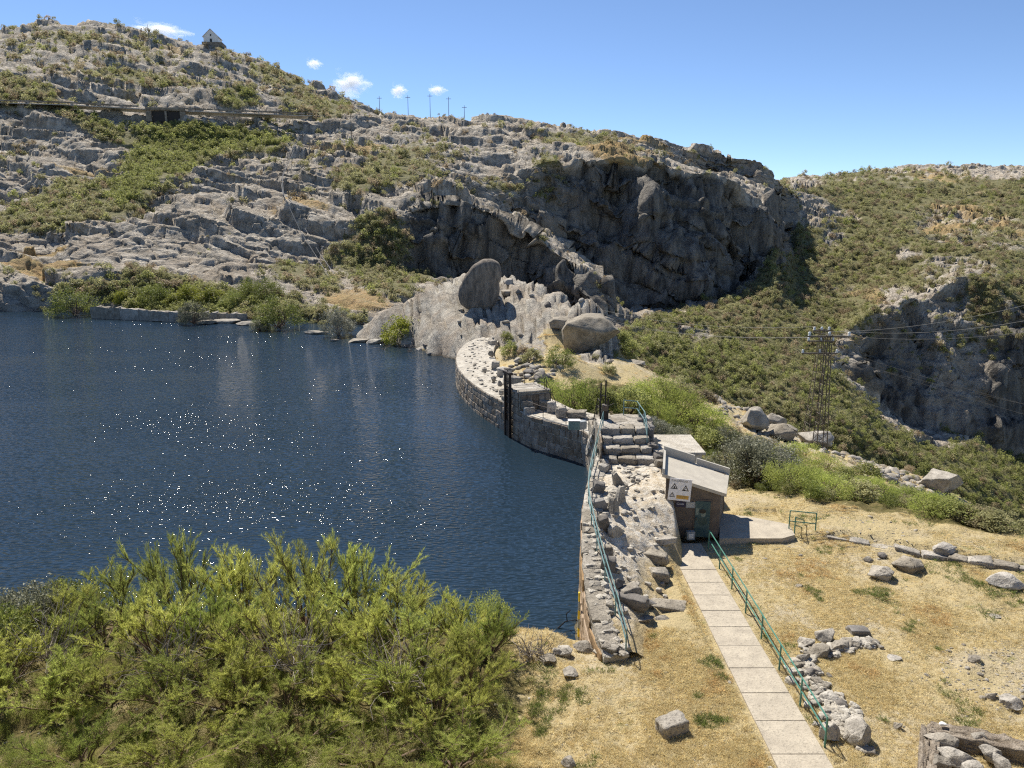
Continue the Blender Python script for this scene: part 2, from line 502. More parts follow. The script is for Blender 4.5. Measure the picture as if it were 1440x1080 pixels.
f3, e3, c3 = worley(Pf + 0.5 * warp2[..., None], (1 / 2.6, 1 / 2.6, 1 / 2.2), 8.0)
sm = (c3 - 0.5) * 0.6 - 0.5 * (1 - sstep(0.0, 0.12, e3))
rough = fbm(Pf, 1 / 3.0, 3, 21.0) * 0.30
dsp = rocky * (1 - steep) * (0.55 * blk + 0.55 * sm) + steep * (col + 0.7 * sm + 2.4 * fbm(Pf, (1 / 16, 1 / 16, 1 / 60), 3, 60.0)) + rough * (0.4 + 0.6 * rocky)
dsp *= (0.35 + 0.65 * sstep(150, 230, D)) * (1 - 0.75 * blob(PX, PY, 868, 402, 45, 42, 0, .4))
Pf += nrm * dsp[..., None]
PX, PY, PD = project(Pf)

def add_attr(me, name, a):
    at = me.attributes.new(name, 'FLOAT', 'POINT')
    at.data.foreach_set('value', np.ascontiguousarray(a, dtype=np.float32).ravel())

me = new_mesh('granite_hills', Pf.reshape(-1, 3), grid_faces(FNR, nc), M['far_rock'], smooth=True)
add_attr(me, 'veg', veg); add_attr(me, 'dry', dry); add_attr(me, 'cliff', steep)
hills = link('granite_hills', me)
tag(hills, kind='structure')
FPX, FPY, FPD, FV = PX.ravel(), PY.ravel(), PD.ravel(), Pf.reshape(-1, 3)

def far_hit(px, py, rad=4):
    m = np.nonzero((np.abs(FPX - px) < rad) & (np.abs(FPY - py) < rad))[0]
    if len(m) == 0: return far_hit(px, py, rad * 2) if rad < 80 else None
    k = m[np.argmin(FPD[m])]
    m2 = m[FPD[m] < FPD[k] + 8]
    k = m2[np.argmin((FPX[m2] - px) ** 2 + (FPY[m2] - py) ** 2)]
    return Vector(FV[k].tolist())
# ------------------------------------------------------------------ near ground: terrace, banks, lake bed, rock spur
WATER = -3.0
CT = []
def cz(px, py, Z): CT.append(atZ(px, py, Z))
def cy_(px, py, Y, dz=0.0):
    p = atY(px, py, Y); CT.append((p[0], p[1], p[2] + dz))
def cw(X, Y, Z): CT.append((X, Y, Z))
for X in (-40, -15, 0, 15, 40): cw(X, 3, 11.5); cw(X, 10, 3.4); cw(X, 15, 0.8)
for p in [(740,1080),(900,1000),(950,1060),(1000,1080),(1050,900),(1000,800),(1100,1000),(1180,950),(1250,1060),(1440,1060),(1440,950),(1300,900),(1200,840),(1100,800),(1050,790),(1150,770),(1440,860),(1700,900),(1700,1000),(900,880),(930,830),(880,940),(820,950),(760,960)]:
    cz(*p, 0.0)
for p in [(1300,770),(1400,790),(1560,830),(1200,740),(1060,715),(1040,695),(1120,700)]: cz(*p, 0.15)
for p in [(1200,716),(1300,738),(1400,755),(1500,775)]: cz(*p, 0.1)
# behind the hut the ground falls to the scrubby slope
for p in [(930,665,46,-0.6),(1000,650,50,-1.6),(1060,650,52,-2.2)]: CT.append((*atY(p[0], p[1], p[2])[:2], p[3]))
# outer slope and its crest
for p in [(960,620,66),(1060,640,62),(1160,665,60),(1260,700,58),(1350,730,55),(1440,760,52)]: cy_(*p, -0.9)
for p in [(735,505,92),(800,500,88),(870,500,95),(950,540,92),(1000,560,90),(1060,590,88),(1110,606,88),(1160,636,85),(1240,655,78),(1330,690,70),(1440,745,60),(1600,800,55),
          (780,540,80),(850,540,84),(900,560,80),(740,490,98)]: cy_(*p)
for p in [(1000,545,98),(1060,578,96),(1110,598,95),(1160,624,92),(1240,645,85),(1330,678,77),(1440,738,66),(1600,790,60),(900,500,104)]: cy_(*p, -1.2)
for px_, Y_, Z_ in [(900,120,-12),(1000,114,-18),(1100,110,-25),(1200,105,-30),(1330,95,-33),(1440,85,-33),(1650,80,-36),(900,142,-24),(1050,145,-36),(1200,145,-48),(1400,140,-62),(1700,130,-62)]:
    s_ = (px_ - 720) / F * 1.05
    cw(s_ * Y_, Y_, Z_)
# rock spur
for p in [(560,428,126),(600,409,129),(640,388,130),(670,384,130),(700,385,129),(730,391,127),(760,401,123),(800,427,112),(790,452,103),(820,441,103.8),(850,440,104),(864,460,105),(600,455,119),(640,430,118),(680,440,113),(640,470,109),(610,480,112),(790,474,101.5),(820,487,101.2),(850,497,101),(866,492,103),
          (650,470,107),(700,470,104),(740,446,108),(600,430,124),(720,415,117),(560,458,122),(520,462,126)]: cy_(*p)
for X, Y, Z in [(-20,145,-4),(-9,146,1),(0,145,1),(8,140,-1),(16,128,-5),(19,112,-5),(24,122,-14),(16,140,-14),(30,140,-24),(40,120,-24)]: cw(X, Y, Z)
# lake shore and bed
for p in [(500,478),(540,485),(575,492),(600,499),(625,507)]: cz(*p, -3.3)
for p in [(645,513),(648,545),(690,607),(740,640),(820,668),(815,760),(815,850)]: cz(*p, -4.2)
for X in (-60, -45, -30, -22, -15, -8, -3, 1.5):
    cw(X, (33.5 if X < -6 else 31.2) + abs(X) * 0.06, -3.0); cw(X, 29 if X < -6 else 28.6, -0.6); cw(X, 25, 0.0); cw(X, 20, 0.0); cw(X, 37.5, -5.0)
for X, Y in [(-90,50),(-60,50),(-30,50),(-10,45),(0,45),(1,40),(-5,60),(-40,70),(-80,80),(-10,80),(-14,95),(-30,100),(-60,100),(-100,110),(-20,112),(-50,130),(-90,140),(-130,140),(-30,130),(-60,152),(-26,140)]: cw(X, Y, -6.0)
# under the dam and just outside it
DIN = [(3.4,25.4,0.25),(3.1,28.0,0.9),(3.2,31.2,1.6),(3.45,34.3,2.3),(4.0,38.0,2.4),(4.9,42.2,2.4)]
for X, Y, Z in [(6.5,46,-3),(7,52,-3),(6,60,-3.6),(2,66,-3.6),(-1,73,-3.6),(-3.2,82,-3.2),(-4,92,-2.5)]: cw(X, Y, Z)
for X, Y, Z in [(11.5,46,-1.6),(11.5,52,-2.2),(11,58,-2.2),(7.5,66,-1.8),(4.5,72,-1.6),(2,80,-0.9),(0.6,88,0),(0.6,96,.6),(15,60,-2.6),(20,70,-4.5)]: cw(X, Y, Z)
for X, Y, Z in [(6.6,28,0.15),(6.8,31,0.2),(7.2,34,0.3),(5.5,27,0.1),(5,24,0),(2.8,30.6,-2.9),(2.6,27.4,-0.7),(1.5,25,0)]: cw(X, Y, Z)
CT = np.array(CT, dtype=np.float64)
_keep = [0]
for i in range(1, len(CT)):
    if np.min(np.hypot(*(CT[_keep, :2] - CT[i, :2]).T)) > 0.8: _keep.append(i)
CT = CT[_keep]
CXY = CT[:, :2]
def _phi(r): return np.sqrt(r * r + 0.6)
_A = _phi(np.hypot(CXY[:, None, 0] - CXY[None, :, 0], CXY[:, None, 1] - CXY[None, :, 1]))
_w = np.linalg.solve(_A + 1e-6 * np.eye(len(CT)), CT[:, 2])
def near_base(X, Y):
    X = np.asarray(X, dtype=np.float64); Y = np.asarray(Y, dtype=np.float64)
    sh = X.shape; X = X.ravel(); Y = Y.ravel(); out = np.zeros(len(X))
    for k in range(len(CT)):
        out += _w[k] * _phi(np.hypot(X - CXY[k, 0], Y - CXY[k, 1]))
    return out.reshape(sh)

NR, NC = 440, 760
ang = np.linspace(math.atan(16 / 4.0), math.atan(16 / 150.0), NR)
Yn = 16 / np.tan(ang)
un = np.linspace(-1, 1, NC)
Sn = np.where(np.abs(un) < 0.94, un / 0.94 * 0.86, np.sign(un) * (0.86 + (np.abs(un) - 0.94) / 0.06 * 1.2))
XX = Sn[None, :] * (Yn[:, None] + 0.0)
YY = np.repeat(Yn[:, None], NC, 1)
ZZ = near_base(XX, YY)
Pn = np.stack([XX, YY, ZZ], -1).astype(np.float32)
NX, NY, ND = project(Pn)
sp = np.zeros(NX.shape, np.float32)                          # bare granite
for cx, cy, rx, ry, ro, w in [(590,450,75,38,-22,1.1),(650,420,60,45,0,1.1),(720,415,60,40,10,1.1),(790,430,60,28,15,1.0),(840,470,34,40,0,1.2),(640,480,50,28,-40,1.1),(720,465,50,18,-10,0.9),(520,475,40,14,0,1.0),
                              (1090,610,70,16,20,0.45),(1240,665,60,14,25,0.4),(980,540,70,10,25,0.4),(745,490,26,16,0,0.55)]:
    sp = np.maximum(sp, w * blob(NX, NY, cx, cy, rx, ry, ro, 0.25))
sp = np.clip(sp, 0, 1) * (YY > 60)
# the nose of the spur breaks off in a dark face
gvy = YY
nose = blob(NX, NY, 852, 468, 40, 34, 0, 0.3) * (YY > 80)
dryn = np.clip(0.75 * (1 - sp), 0, 1)
vegn = np.zeros(NX.shape, np.float32)
for cx, cy, rx, ry, ro, w in [(900,600,120,50,20,0.9),(1000,640,160,40,15,0.95),(1150,690,150,22,14,0.9),(1320,725,120,18,14,0.9),(780,570,60,26,20,0.8),(950,530,80,14,25,0.55),(880,500,30,12,0,0.5),(740,505,18,16,0,0.5),(300,980,460,190,0,1.0),(1440,745,60,20,20,.7),(1350,700,120,16,20,0.35)]:
    vegn = np.maximum(vegn, w * blob(NX, NY, cx, cy, rx, ry, ro, 0.3))
vegn = vegn * (YY < 125)
far_over = sstep(104, 120, YY) * (XX > 12)
vegn = np.maximum(vegn, far_over * 0.9)
n_lo = fbm(Pn, 1 / 6.0, 4, 3.0)
n_hi = fbm(Pn, 1 / 0.9, 3, 7.0)
Pz = np.stack([XX, YY, ZZ], -1).astype(np.float32)
# slabs of the spur lean towards the lake: joints run up to the right
ca, sa = math.cos(R(58)), math.sin(R(58))
Q = np.stack([XX * ca - YY * sa * 0.35, XX * sa + YY * ca * 0.35, ZZ], -1).astype(np.float32)
Q = np.stack([(XX * 0.95 - YY * 0.30 - ZZ * 0.35), (XX * 0.30 + YY * 0.95), ZZ * 0.9], -1).astype(np.float32)
wq = fbm(Pz, 1 / 5.0, 3, 14.0)
f1, e1, c1 = worley(Q + 0.8 * wq[..., None], (1 / 2.0, 1 / 9.0, 1 / 4.0), 2.0)
f2, e2, c2 = worley(Pz + 0.4 * wq[..., None], (1 / 1.0, 1 / 2.2, 1 / 1.0), 6.0)
rel = sp * (1.9 * (np.abs(vn(Q + .6 * wq[..., None], (1 / 3.4, 1 / 13, 1 / 7), 41.0)) - .3) + 0.6 * (np.abs(vn(Q + .4 * wq[..., None], (1 / 1.5, 1 / 6, 1 / 3.4), 43.0)) - .3) - 0.85 * (1 - sstep(0, 0.10, e1)) + 0.5 * (c1 - 0.5) - 0.12 * (1 - sstep(0, 0.13, e2)) + 0.6 * n_lo + 0.1 * n_hi)
rel += (1 - sp) * (0.15 * n_hi + 0.35 * n_lo * sstep(45, 70, YY) + 0.08 * n_lo)
rel += vegn * 0.25 * n_hi
flat = blob(XX, YY, 9, 28, 6, 12, 0, 0.3)                    # keep the path and hut on even ground
rel *= 1 - 0.85 * flat * (YY < 45)
relr = rel * sp
Pn[..., 2] += rel * (1 - sp)
nn3 = grid_normals(Pn)
nn3 = nn3 * np.sign(nn3[..., 2:3] + 1e-6)
Pn += nn3 * relr[..., None]
WX = np.array([14.5, 15.8, 17.7, 19.0, 20.3, 21.4, 22.6, 24.2, 26.5]); WYl = np.array([37.0, 36.4, 36.0, 35.3, 34.3, 33.9, 33.5, 32.9, 32.2])
Pn[..., 2] += 0.30 * sstep(0.05, 0.45, YY - np.interp(XX, WX, WYl)) * sstep(15.2, 17.0, XX) * (YY < 60) * (1 - sstep(40, 47, YY))
onp = ((XX > 7.6) & (XX < 10.0) & (YY < 37.5) & (YY > 14)) | ((XX > 7.7) & (XX < 15.0) & (YY > 35.8) & (YY < 40.3))
Pn[..., 2] = np.where(onp, np.minimum(Pn[..., 2], -0.01 - 0.03 * (n_hi < 0)), Pn[..., 2])
near_Z = Pn[..., 2].copy()
nmask = (YY > 30) & (YY < 160)
me = new_mesh('ground', Pn.reshape(-1, 3), grid_faces(NR, NC)[:, ::-1], None, smooth=True)
add_attr(me, 'veg', vegn); add_attr(me, 'dry', dryn); add_attr(me, 'rock', sp); add_attr(me, 'lake', 1 - sstep(5, 10, XX + (YY - 50) * 0.12 * (YY > 50)))
ground = link('ground', me)
tag(ground, kind='structure')

def gz(X, Y):
    """height of the near ground"""
    a_ = math.atan(16 / max(Y, 4.01))
    r = (a_ - ang[0]) / (ang[-1] - ang[0]) * (NR - 1)
    r = min(max(r, 0), NR - 1.001); i = int(r); fr = r - i
    c = np.interp(X / max(Y, 4.01), Sn, np.arange(NC)); c = min(c, NC - 1.001); j = int(c); fc = c - j
    Z = near_Z
    return float((Z[i, j] * (1 - fc) + Z[i, j + 1] * fc) * (1 - fr) + (Z[i + 1, j] * (1 - fc) + Z[i + 1, j + 1] * fc) * fr)

def hit(px, py, y0=14.0, y1=148.0):
    """first point of the near ground seen at a place of the photograph"""
    x, y, zz = ray(px, py)
    Y = y0; prev = y0
    while Y < y1:
        t = Y / y
        if CAM_H + zz * t < gz(x * t, Y):
            lo, hi = prev, Y
            for _ in range(12):
                m_ = (lo + hi) / 2; t = m_ / y
                if CAM_H + zz * t < gz(x * t, m_): hi = m_
                else: lo = m_
            t = hi / y
            return Vector((x * t, hi, gz(x * t, hi)))
        prev = Y; Y *= 1.01
    t = y1 / y
    return Vector((x * t, y1, gz(x * t, y1)))

# grass, straw and scrub ground
m, nt, b = base_mat('dry_grass_ground', 0.95, 0.1)
P = pos(nt)
big = noise(nt, P, 0.22, 4, 0.6)
mid = noise(nt, P, 1.3, 5, 0.65)
fin = noise(nt, P, 9.0, 5, 0.75)
vf = noise(nt, P, 38.0, 3, 0.8)
g = mix(nt, ramp(nt, mid, 0.35, 0.65), (0.52, 0.42, 0.235), (0.45, 0.37, 0.21))
g = mix(nt, ramp(nt, big, 0.50, 0.62, 0, 0.75), g, (0.48, 0.41, 0.29))
g = mix(nt, ramp(nt, fin, 0.57, 0.70, 0, 0.5), g, (0.30, 0.25, 0.11))
g = mix(nt, ramp(nt, noise(nt, P, 0.9, 4, 0.7), 0.62, 0.70, 0, 0.35), g, (0.50, 0.35, 0.17))
g = mix(nt, ramp(nt, noise(nt, P, 0.65, 5, 0.75), 0.60, 0.68, 0, 0.6), g, (0.20, 0.23, 0.06))
g = mix(nt, ramp(nt, vf, 0.5, 0.75, 0, 0.4), g, (0.22, 0.17, 0.08))
rc, n1, n2 = rock_colour(nt, P, 2.2, (0.62, 0.57, 0.485), (0.35, 0.32, 0.275), (0.46, 0.37, 0.28))
sc = mix(nt, ramp(nt, mid, 0.35, 0.65), (0.09, 0.085, 0.03), (0.20, 0.16, 0.07))
wob = math_(nt, 'MULTIPLY', math_(nt, 'SUBTRACT', mid, 0.5), 1.2)
c = mix(nt, ramp(nt, math_(nt, 'ADD', attr(nt, 'veg'), wob), 0.45, 0.6), g, sc)
c = mix(nt, ramp(nt, math_(nt, 'ADD', attr(nt, 'rock'), wob), 0.38, 0.5), c, rc)
# the wet band where the lake laps the stone
sep = nt.nodes.new('ShaderNodeSeparateXYZ'); nt.links.new(P, sep.inputs[0])
wet = ramp(nt, math_(nt, 'ADD', sep.outputs[2], math_(nt, 'MULTIPLY', mid, 0.8)), -3.2 + 0.5, -2.6 + 0.5, 1, 0)
wet = math_(nt, 'MULTIPLY', wet, attr(nt, 'lake'))
c = mix(nt, wet, c, (0.05, 0.045, 0.035))
nt.links.new(c, b.inputs['Base Color'])
hb = math_(nt, 'ADD', math_(nt, 'MULTIPLY', fin, 0.6), math_(nt, 'MULTIPLY', noise(nt, P, 3.0, 6, 0.7), 0.6))
rb = noise(nt, P, 0.55, 9, 0.72, (1.7, 0.55, 1.1))
rbm = math_(nt, 'MULTIPLY', rb, ramp(nt, attr(nt, 'rock'), .3, .6))
b1 = bump(nt, b, rbm, 1.0, 1.0)
bump(nt, b, hb, 0.9, 0.22, b1)
M['ground'] = m
ground.data.materials.append(m)

# ------------------------------------------------------------------ water
wp = [(4.2,24.5),(3.8,28),(3.9,31),(4.2,36),(5.0,40),(6.2,44),(7.2,50),(7.0,56),(5.5,60.5),(3,64.5),(1,70),(-2,76),(-3.6,82),(-4.6,92),(-3,105),(-6,116),(-12,130),(-22,150),(-50,175),(-110,210),(-330,230),(-330,24.5)]
me = new_mesh('lake_water', [(x, y, WATER) for x, y in wp], [tuple(range(len(wp)))])
m, nt, b = base_mat('lake_water', 0.025, 0.5)
P = pos(nt)
b.inputs['IOR'].default_value = 1.333
b.inputs['Base Color'].default_value = (0.014, 0.027, 0.041, 1)
wv1 = noise(nt, P, 0.55, 1, 0.4, (1.0, 1.9, 1))
wv2 = noise(nt, P, 2.6, 0, 0.5, (1.0, 1.8, 1))
wv3 = noise(nt, P, 9.0, 2, 0.6, (1.0, 1.5, 1))
wind = ramp(nt, noise(nt, P, 0.035, 3, 0.5, (1, 2.2, 1)), 0.35, 0.65, 0.65, 1.3)
h = math_(nt, 'ADD', math_(nt, 'MULTIPLY', wv1, 0.09), math_(nt, 'MULTIPLY', wv2, 0.088))
h = math_(nt, 'ADD', h, math_(nt, 'MULTIPLY', wv3, 0.006))
h = math_(nt, 'MULTIPLY', h, wind)
bump(nt, b, h, 1.0, 1.0)
me.materials.append(m)
water = tag(link('lake_water', me), kind='structure')
# ------------------------------------------------------------------ stone, metal and concrete
def stone_mat(name, light, dark, sc=1.0, bd=0.04, spots=0.6, rough=0.9, rnd=True):
    m, nt, b = base_mat(name, rough, 0.25)
    P = objco(nt) if False else pos(nt)
    n1 = noise(nt, P, 1.2 * sc, 5, 0.6); n2 = noise(nt, P, 9.0 * sc, 5, 0.7); n3 = noise(nt, P, 30 * sc, 3, 0.7)
    c = mix(nt, ramp(nt, n1, 0.35, 0.65), dark, light)
    c = mix(nt, ramp(nt, n2, 0.52, 0.66, 0, spots), c, tuple(x * 0.4 for x in dark))
    c = mix(nt, ramp(nt, n3, 0.55, 0.7, 0, 0.4), c, tuple(min(1, x * 1.25) for x in light))
    if rnd:
        oi = nt.nodes.new('ShaderNodeObjectInfo')
        hs = nt.nodes.new('ShaderNodeHueSaturation')
        nt.links.new(ramp(nt, oi.outputs['Random'], 0, 1, 0.78, 1.18), hs.inputs['Value'])
        nt.links.new(ramp(nt, oi.outputs['Random'], 0, 1, 1.25, 0.75), hs.inputs['Saturation'])
        nt.links.new(c, hs.inputs['Color']); c = hs.outputs[0]
    nt.links.new(c, b.inputs['Base Color'])
    h = math_(nt, 'ADD', n2, math_(nt, 'MULTIPLY', n1, 1.5))
    bump(nt, b, h, 0.9, bd)
    return m

def flat_mat(name, col, rough=0.6, metal=0.0, wear=None, sc=6.0, bd=0.0):
    m, nt, b = base_mat(name, rough, 0.4)
    b.inputs['Metallic'].default_value = metal
    P = pos(nt)
    w = wear or tuple(x * 0.6 for x in col)
    n1 = noise(nt, P, sc, 5, 0.7)
    c = mix(nt, ramp(nt, n1, 0.45, 0.7), col, w)
    nt.links.new(c, b.inputs['Base Color'])
    if bd: bump(nt, b, n1, 0.7, bd)
    return m

M['granite'] = stone_mat('pale_granite', (0.43, 0.39, 0.33), (0.23, 0.205, 0.17), 1.0, 0.08, 0.85)
M['granite_dark'] = stone_mat('dark_granite', (0.22, 0.20, 0.18), (0.11, 0.10, 0.09), spots=0.5)
M['masonry'] = stone_mat('wall_granite', (0.34, 0.29, 0.23), (0.16, 0.125, 0.095), 1.0, 0.05, 0.7)
M['mortar'] = stone_mat('old_mortar', (0.36, 0.32, 0.26), (0.22, 0.19, 0.15), 1.5, 0.05, 0.4, rnd=False)
M['crest'] = stone_mat('weathered_crest', (0.56, 0.52, 0.45), (0.38, 0.34, 0.28), 1.3, 0.10, 0.55, rnd=False)
M['tan_wall'] = stone_mat('stained_wall', (0.42, 0.30, 0.19), (0.26, 0.18, 0.11), 1.0, 0.04, 0.5)
M['concrete'] = stone_mat('pale_concrete', (0.50, 0.47, 0.41), (0.42, 0.39, 0.34), 1.0, 0.012, 0.12, rnd=False)
M['paving'] = stone_mat('paving_concrete', (0.46, 0.405, 0.32), (0.36, 0.315, 0.25), 1.3, 0.03, 0.5, rnd=False)
M['hut_wall'] = stone_mat('brown_hut_wall', (0.17, 0.14, 0.115), (0.115, 0.095, 0.08), 2.0, 0.015, 0.3, rnd=False)
M['roof'] = stone_mat('hut_roof', (0.47, 0.43, 0.36), (0.39, 0.355, 0.30), 1.2, 0.012, 0.25, rnd=False)
M['green_paint'] = flat_mat('green_paint', (0.055, 0.20, 0.15), 0.45, 0.0, (0.10, 0.17, 0.14), 8)
M['pale_paint'] = flat_mat('weathered_green_paint', (0.16, 0.27, 0.27), 0.45, 0.0, (0.10, 0.16, 0.15), 6)
M['iron'] = flat_mat('dark_iron', (0.022, 0.020, 0.020), 0.6, 0.3, (0.06, 0.035, 0.02), 5)
M['galv'] = flat_mat('galvanised_steel', (0.11, 0.095, 0.08), 0.55, 0.6, (0.12, 0.09, 0.07), 3)
M['white'] = flat_mat('white_paint', (0.75, 0.73, 0.70), 0.5, 0.0, (0.55, 0.53, 0.5), 4)
M['sign_white'] = flat_mat('sign_white', (0.78, 0.76, 0.76), 0.4, 0.0, (0.62, 0.6, 0.6), 5)
M['black'] = flat_mat('sign_black', (0.02, 0.02, 0.02), 0.5)
M['navy'] = flat_mat('sign_navy', (0.012, 0.014, 0.06), 0.4)
M['orange'] = flat_mat('sign_amber', (0.62, 0.36, 0.07), 0.5, 0, (0.5, 0.3, 0.08))
M['yellow'] = flat_mat('gauge_yellow', (0.75, 0.55, 0.03), 0.5)
M['grey'] = flat_mat('plate_grey', (0.30, 0.32, 0.33), 0.5)
M['teal'] = flat_mat('door_teal', (0.03, 0.075, 0.085), 0.5, 0, (0.10, 0.15, 0.14), 3)
M['wire'] = flat_mat('wire_metal', (0.16, 0.16, 0.16), 0.6, 0.0)
M['glass'] = flat_mat('insulator_glass', (0.75, 0.76, 0.74), 0.25)
M['asphalt'] = flat_mat('asphalt', (0.10, 0.095, 0.09), 0.9)
M['wood'] = flat_mat('weathered_wood', (0.16, 0.13, 0.10), 0.85)
M['slate'] = flat_mat('slate_roof', (0.62, 0.60, 0.60), 0.8)

def ico(sub):
    import bmesh
    bm = bmesh.new(); bmesh.ops.create_icosphere(bm, subdivisions=sub, radius=1.0)
    V = np.array([v.co[:] for v in bm.verts], dtype=np.float32)
    Fc = np.array([[v.index for v in f.verts] for f in bm.faces], dtype=np.int32)
    bm.free(); return V, Fc
_ICO = {k: ico(k) for k in (2, 3, 4, 5)}

def rock_mesh(name, seed, sub=3, cuts=10, depth=(0.55, 0.9), rough=0.05, mat=None, dims=(1, 1, 1)):
    V, Fc = _ICO[sub]; V = V.copy(); r = np.random.default_rng(seed)
    V += fbm(V + seed * 1.7, 0.9, 2)[:, None] * V * 0.5
    for i in range(cuts):
        n = r.normal(size=3); n /= np.linalg.norm(n)
        d = r.uniform(*depth)
        h = V @ n - d
        V -= np.maximum(h, 0)[:, None] * n[None, :]
    nn = fbm(V + seed * 3.1, 1.9, 3)[:, None] * rough * 1.6 + fbm(V + seed, 7.0, 3)[:, None] * rough * 1.3
    V = V * (1 + nn)
    V *= np.array(dims)
    return new_mesh(name, V, Fc, mat, smooth=False)

def block_mesh(name, seed, mat=None, n=5, jit=0.05, rnd=0.055):
    """a squared stone, unit size -0.5..0.5"""
    r = np.random.default_rng(seed)
    import bmesh
    bm = bmesh.new(); bmesh.ops.create_cube(bm, size=1.0)
    bmesh.ops.subdivide_edges(bm, edges=bm.edges[:], cuts=n, use_grid_fill=True)
    V = np.array([v.co[:] for v in bm.verts], dtype=np.float32)
    Fc = [[v.index for v in f.verts] for f in bm.faces]; bm.free()
    L = np.linalg.norm(V, axis=1, keepdims=True)
    inf = np.max(np.abs(V), axis=1, keepdims=True)
    V = V * (1 - rnd * (L / inf - 1) * 1.2)
    sh = r.uniform(-0.2, 0.2, (3,)); V[:, 0] *= 1 + sh[0] * V[:, 2]; V[:, 1] *= 1 + sh[1] * V[:, 0]; V[:, 2] *= 1 + sh[2] * V[:, 0]
    V += fbm(V + seed * 2.7, 2.2, 3)[:, None] * V * 2 * jit * 2
    V += (np.stack([vn(V + seed + k * 9, 5.0) for k in range(3)], -1)) * jit * 0.5
    return new_mesh(name, V, np.array(Fc, dtype=np.int32), mat, smooth=False)

def face_stone_mesh(name, seed, mat):
    """cheap masonry face stone: bevelled, a little uneven; x along, y out, z up; unit size"""
    r = np.random.default_rng(seed)
    V = []
    for y, s in ((0.0, 1.0), (0.6, 1.0), (1.0, 0.82)):
        for cx, cz_ in ((-.5, -.5), (.0, -.52), (.5, -.5), (.52, 0), (.5, .5), (0, .52), (-.5, .5), (-.52, 0)):
            j = r.uniform(-0.05, 0.05, 3) * (0.2 if y == 0 else 1)
            V.append((cx * s + j[0], y + j[1] * (1.5 if y > 0 else 0), cz_ * s + j[2]))
    V.append((r.uniform(-.1, .1), 1.12, r.uniform(-.1, .1)))
    Fc = []
    for k in range(2):
        for i in range(8):
            j = (i + 1) % 8
            Fc.append((8 * k + i, 8 * k + 8 + i, 8 * k + 8 + j, 8 * k + j))
    for i in range(8): Fc.append((16 + i, 24, 16 + (i + 1) % 8))
    return new_mesh(name, V, Fc, mat)

ROCKS = [rock_mesh('rock', 100 + i, 4, 17, (0.42, 0.8), 0.055, mat=M['granite'], dims=(1.1, 1.1, 1.1)) for i in range(8)]
ROCKD = [rock_mesh('rock', 200 + i, 4, 18, (0.42, 0.8), 0.07, mat=M['granite_dark']) for i in range(4)]
BLOCKS = [block_mesh('stone', 300 + i, M['granite']) for i in range(6)]
BLOCKD = [block_mesh('stone', 400 + i, M['granite_dark']) for i in range(3)]
def shard_mesh(name, seed, mat):
    me = block_mesh(name, seed, mat, 5, .05, .03)
    r = random.Random(seed); tx = r.uniform(-.25, .25)
    for v in me.vertices:
        f = min(1, max(0, v.co.z + .5)); k = 1 - .62 * f
        v.co.x = v.co.x * k + tx * f; v.co.y *= (1 - .35 * f)
    me.update(); return me
SHARD = [shard_mesh('stone', 700 + i, M['granite']) for i in range(4)]
SLABS = [block_mesh('stone', 500 + i, M['paving'], 3, 0.02, 0.06) for i in range(2)]
FST = [face_stone_mesh('face_stone', 600 + i, M['masonry']) for i in range(6)]
FST2 = [face_stone_mesh('face_stone', 650 + i, M['tan_wall']) for i in range(3)]

def put_rock(name, label, px, py, size, kind='rock', cat='rock', rz=None, group=None, sink=0.25, tilt=0.0, seed=None, P=None):
    """a rock whose foot shows at px, py; size = (width, depth, height) in metres"""
    P = P or hit(px, py)
    pool = {'rock': ROCKS, 'dark': ROCKD, 'block': BLOCKS, 'darkblock': BLOCKD}[kind]
    me = pool[(seed if seed is not None else random.randrange(99)) % len(pool)]
    rz = random.uniform(0, 6.28) if rz is None else R(rz)
    half = 0.5 if kind in ('rock', 'dark') else 1.0
    sc = tuple(v * half for v in size)
    up = size[2] * (0.5 - sink)
    o = link(name, me, None, (P.x, P.y + size[1] * 0.35, P.z + up), (tilt * random.uniform(-1, 1), tilt * random.uniform(-1, 1), rz), sc)
    return tag(o, label, cat, group)

# ------------------------------------------------------------------ the dam
dam = thing('dam', 'long curved granite masonry dam between the lake and the valley', 'dam', (3.1, 28.0, 0))
DP = Vector((3.1, 28.0, 0))
def curve_pts(pts, step):
    """resample (x, y, z) control points with Catmull-Rom"""
    P = [Vector(p) for p in pts]; out = []
    for i in range(len(P) - 1):
        p0, p1, p2, p3 = P[max(i - 1, 0)], P[i], P[i + 1], P[min(i + 2, len(P) - 1)]
        n = max(1, int((p2 - p1).length / step))
        for k in range(n):
            t = k / n
            out.append(0.5 * ((2 * p1) + (p2 - p0) * t + (2 * p0 - 5 * p1 + 4 * p2 - p3) * t * t + (3 * p1 - p0 - 3 * p2 + p3) * t ** 3))
    out.append(P[-1]); return out

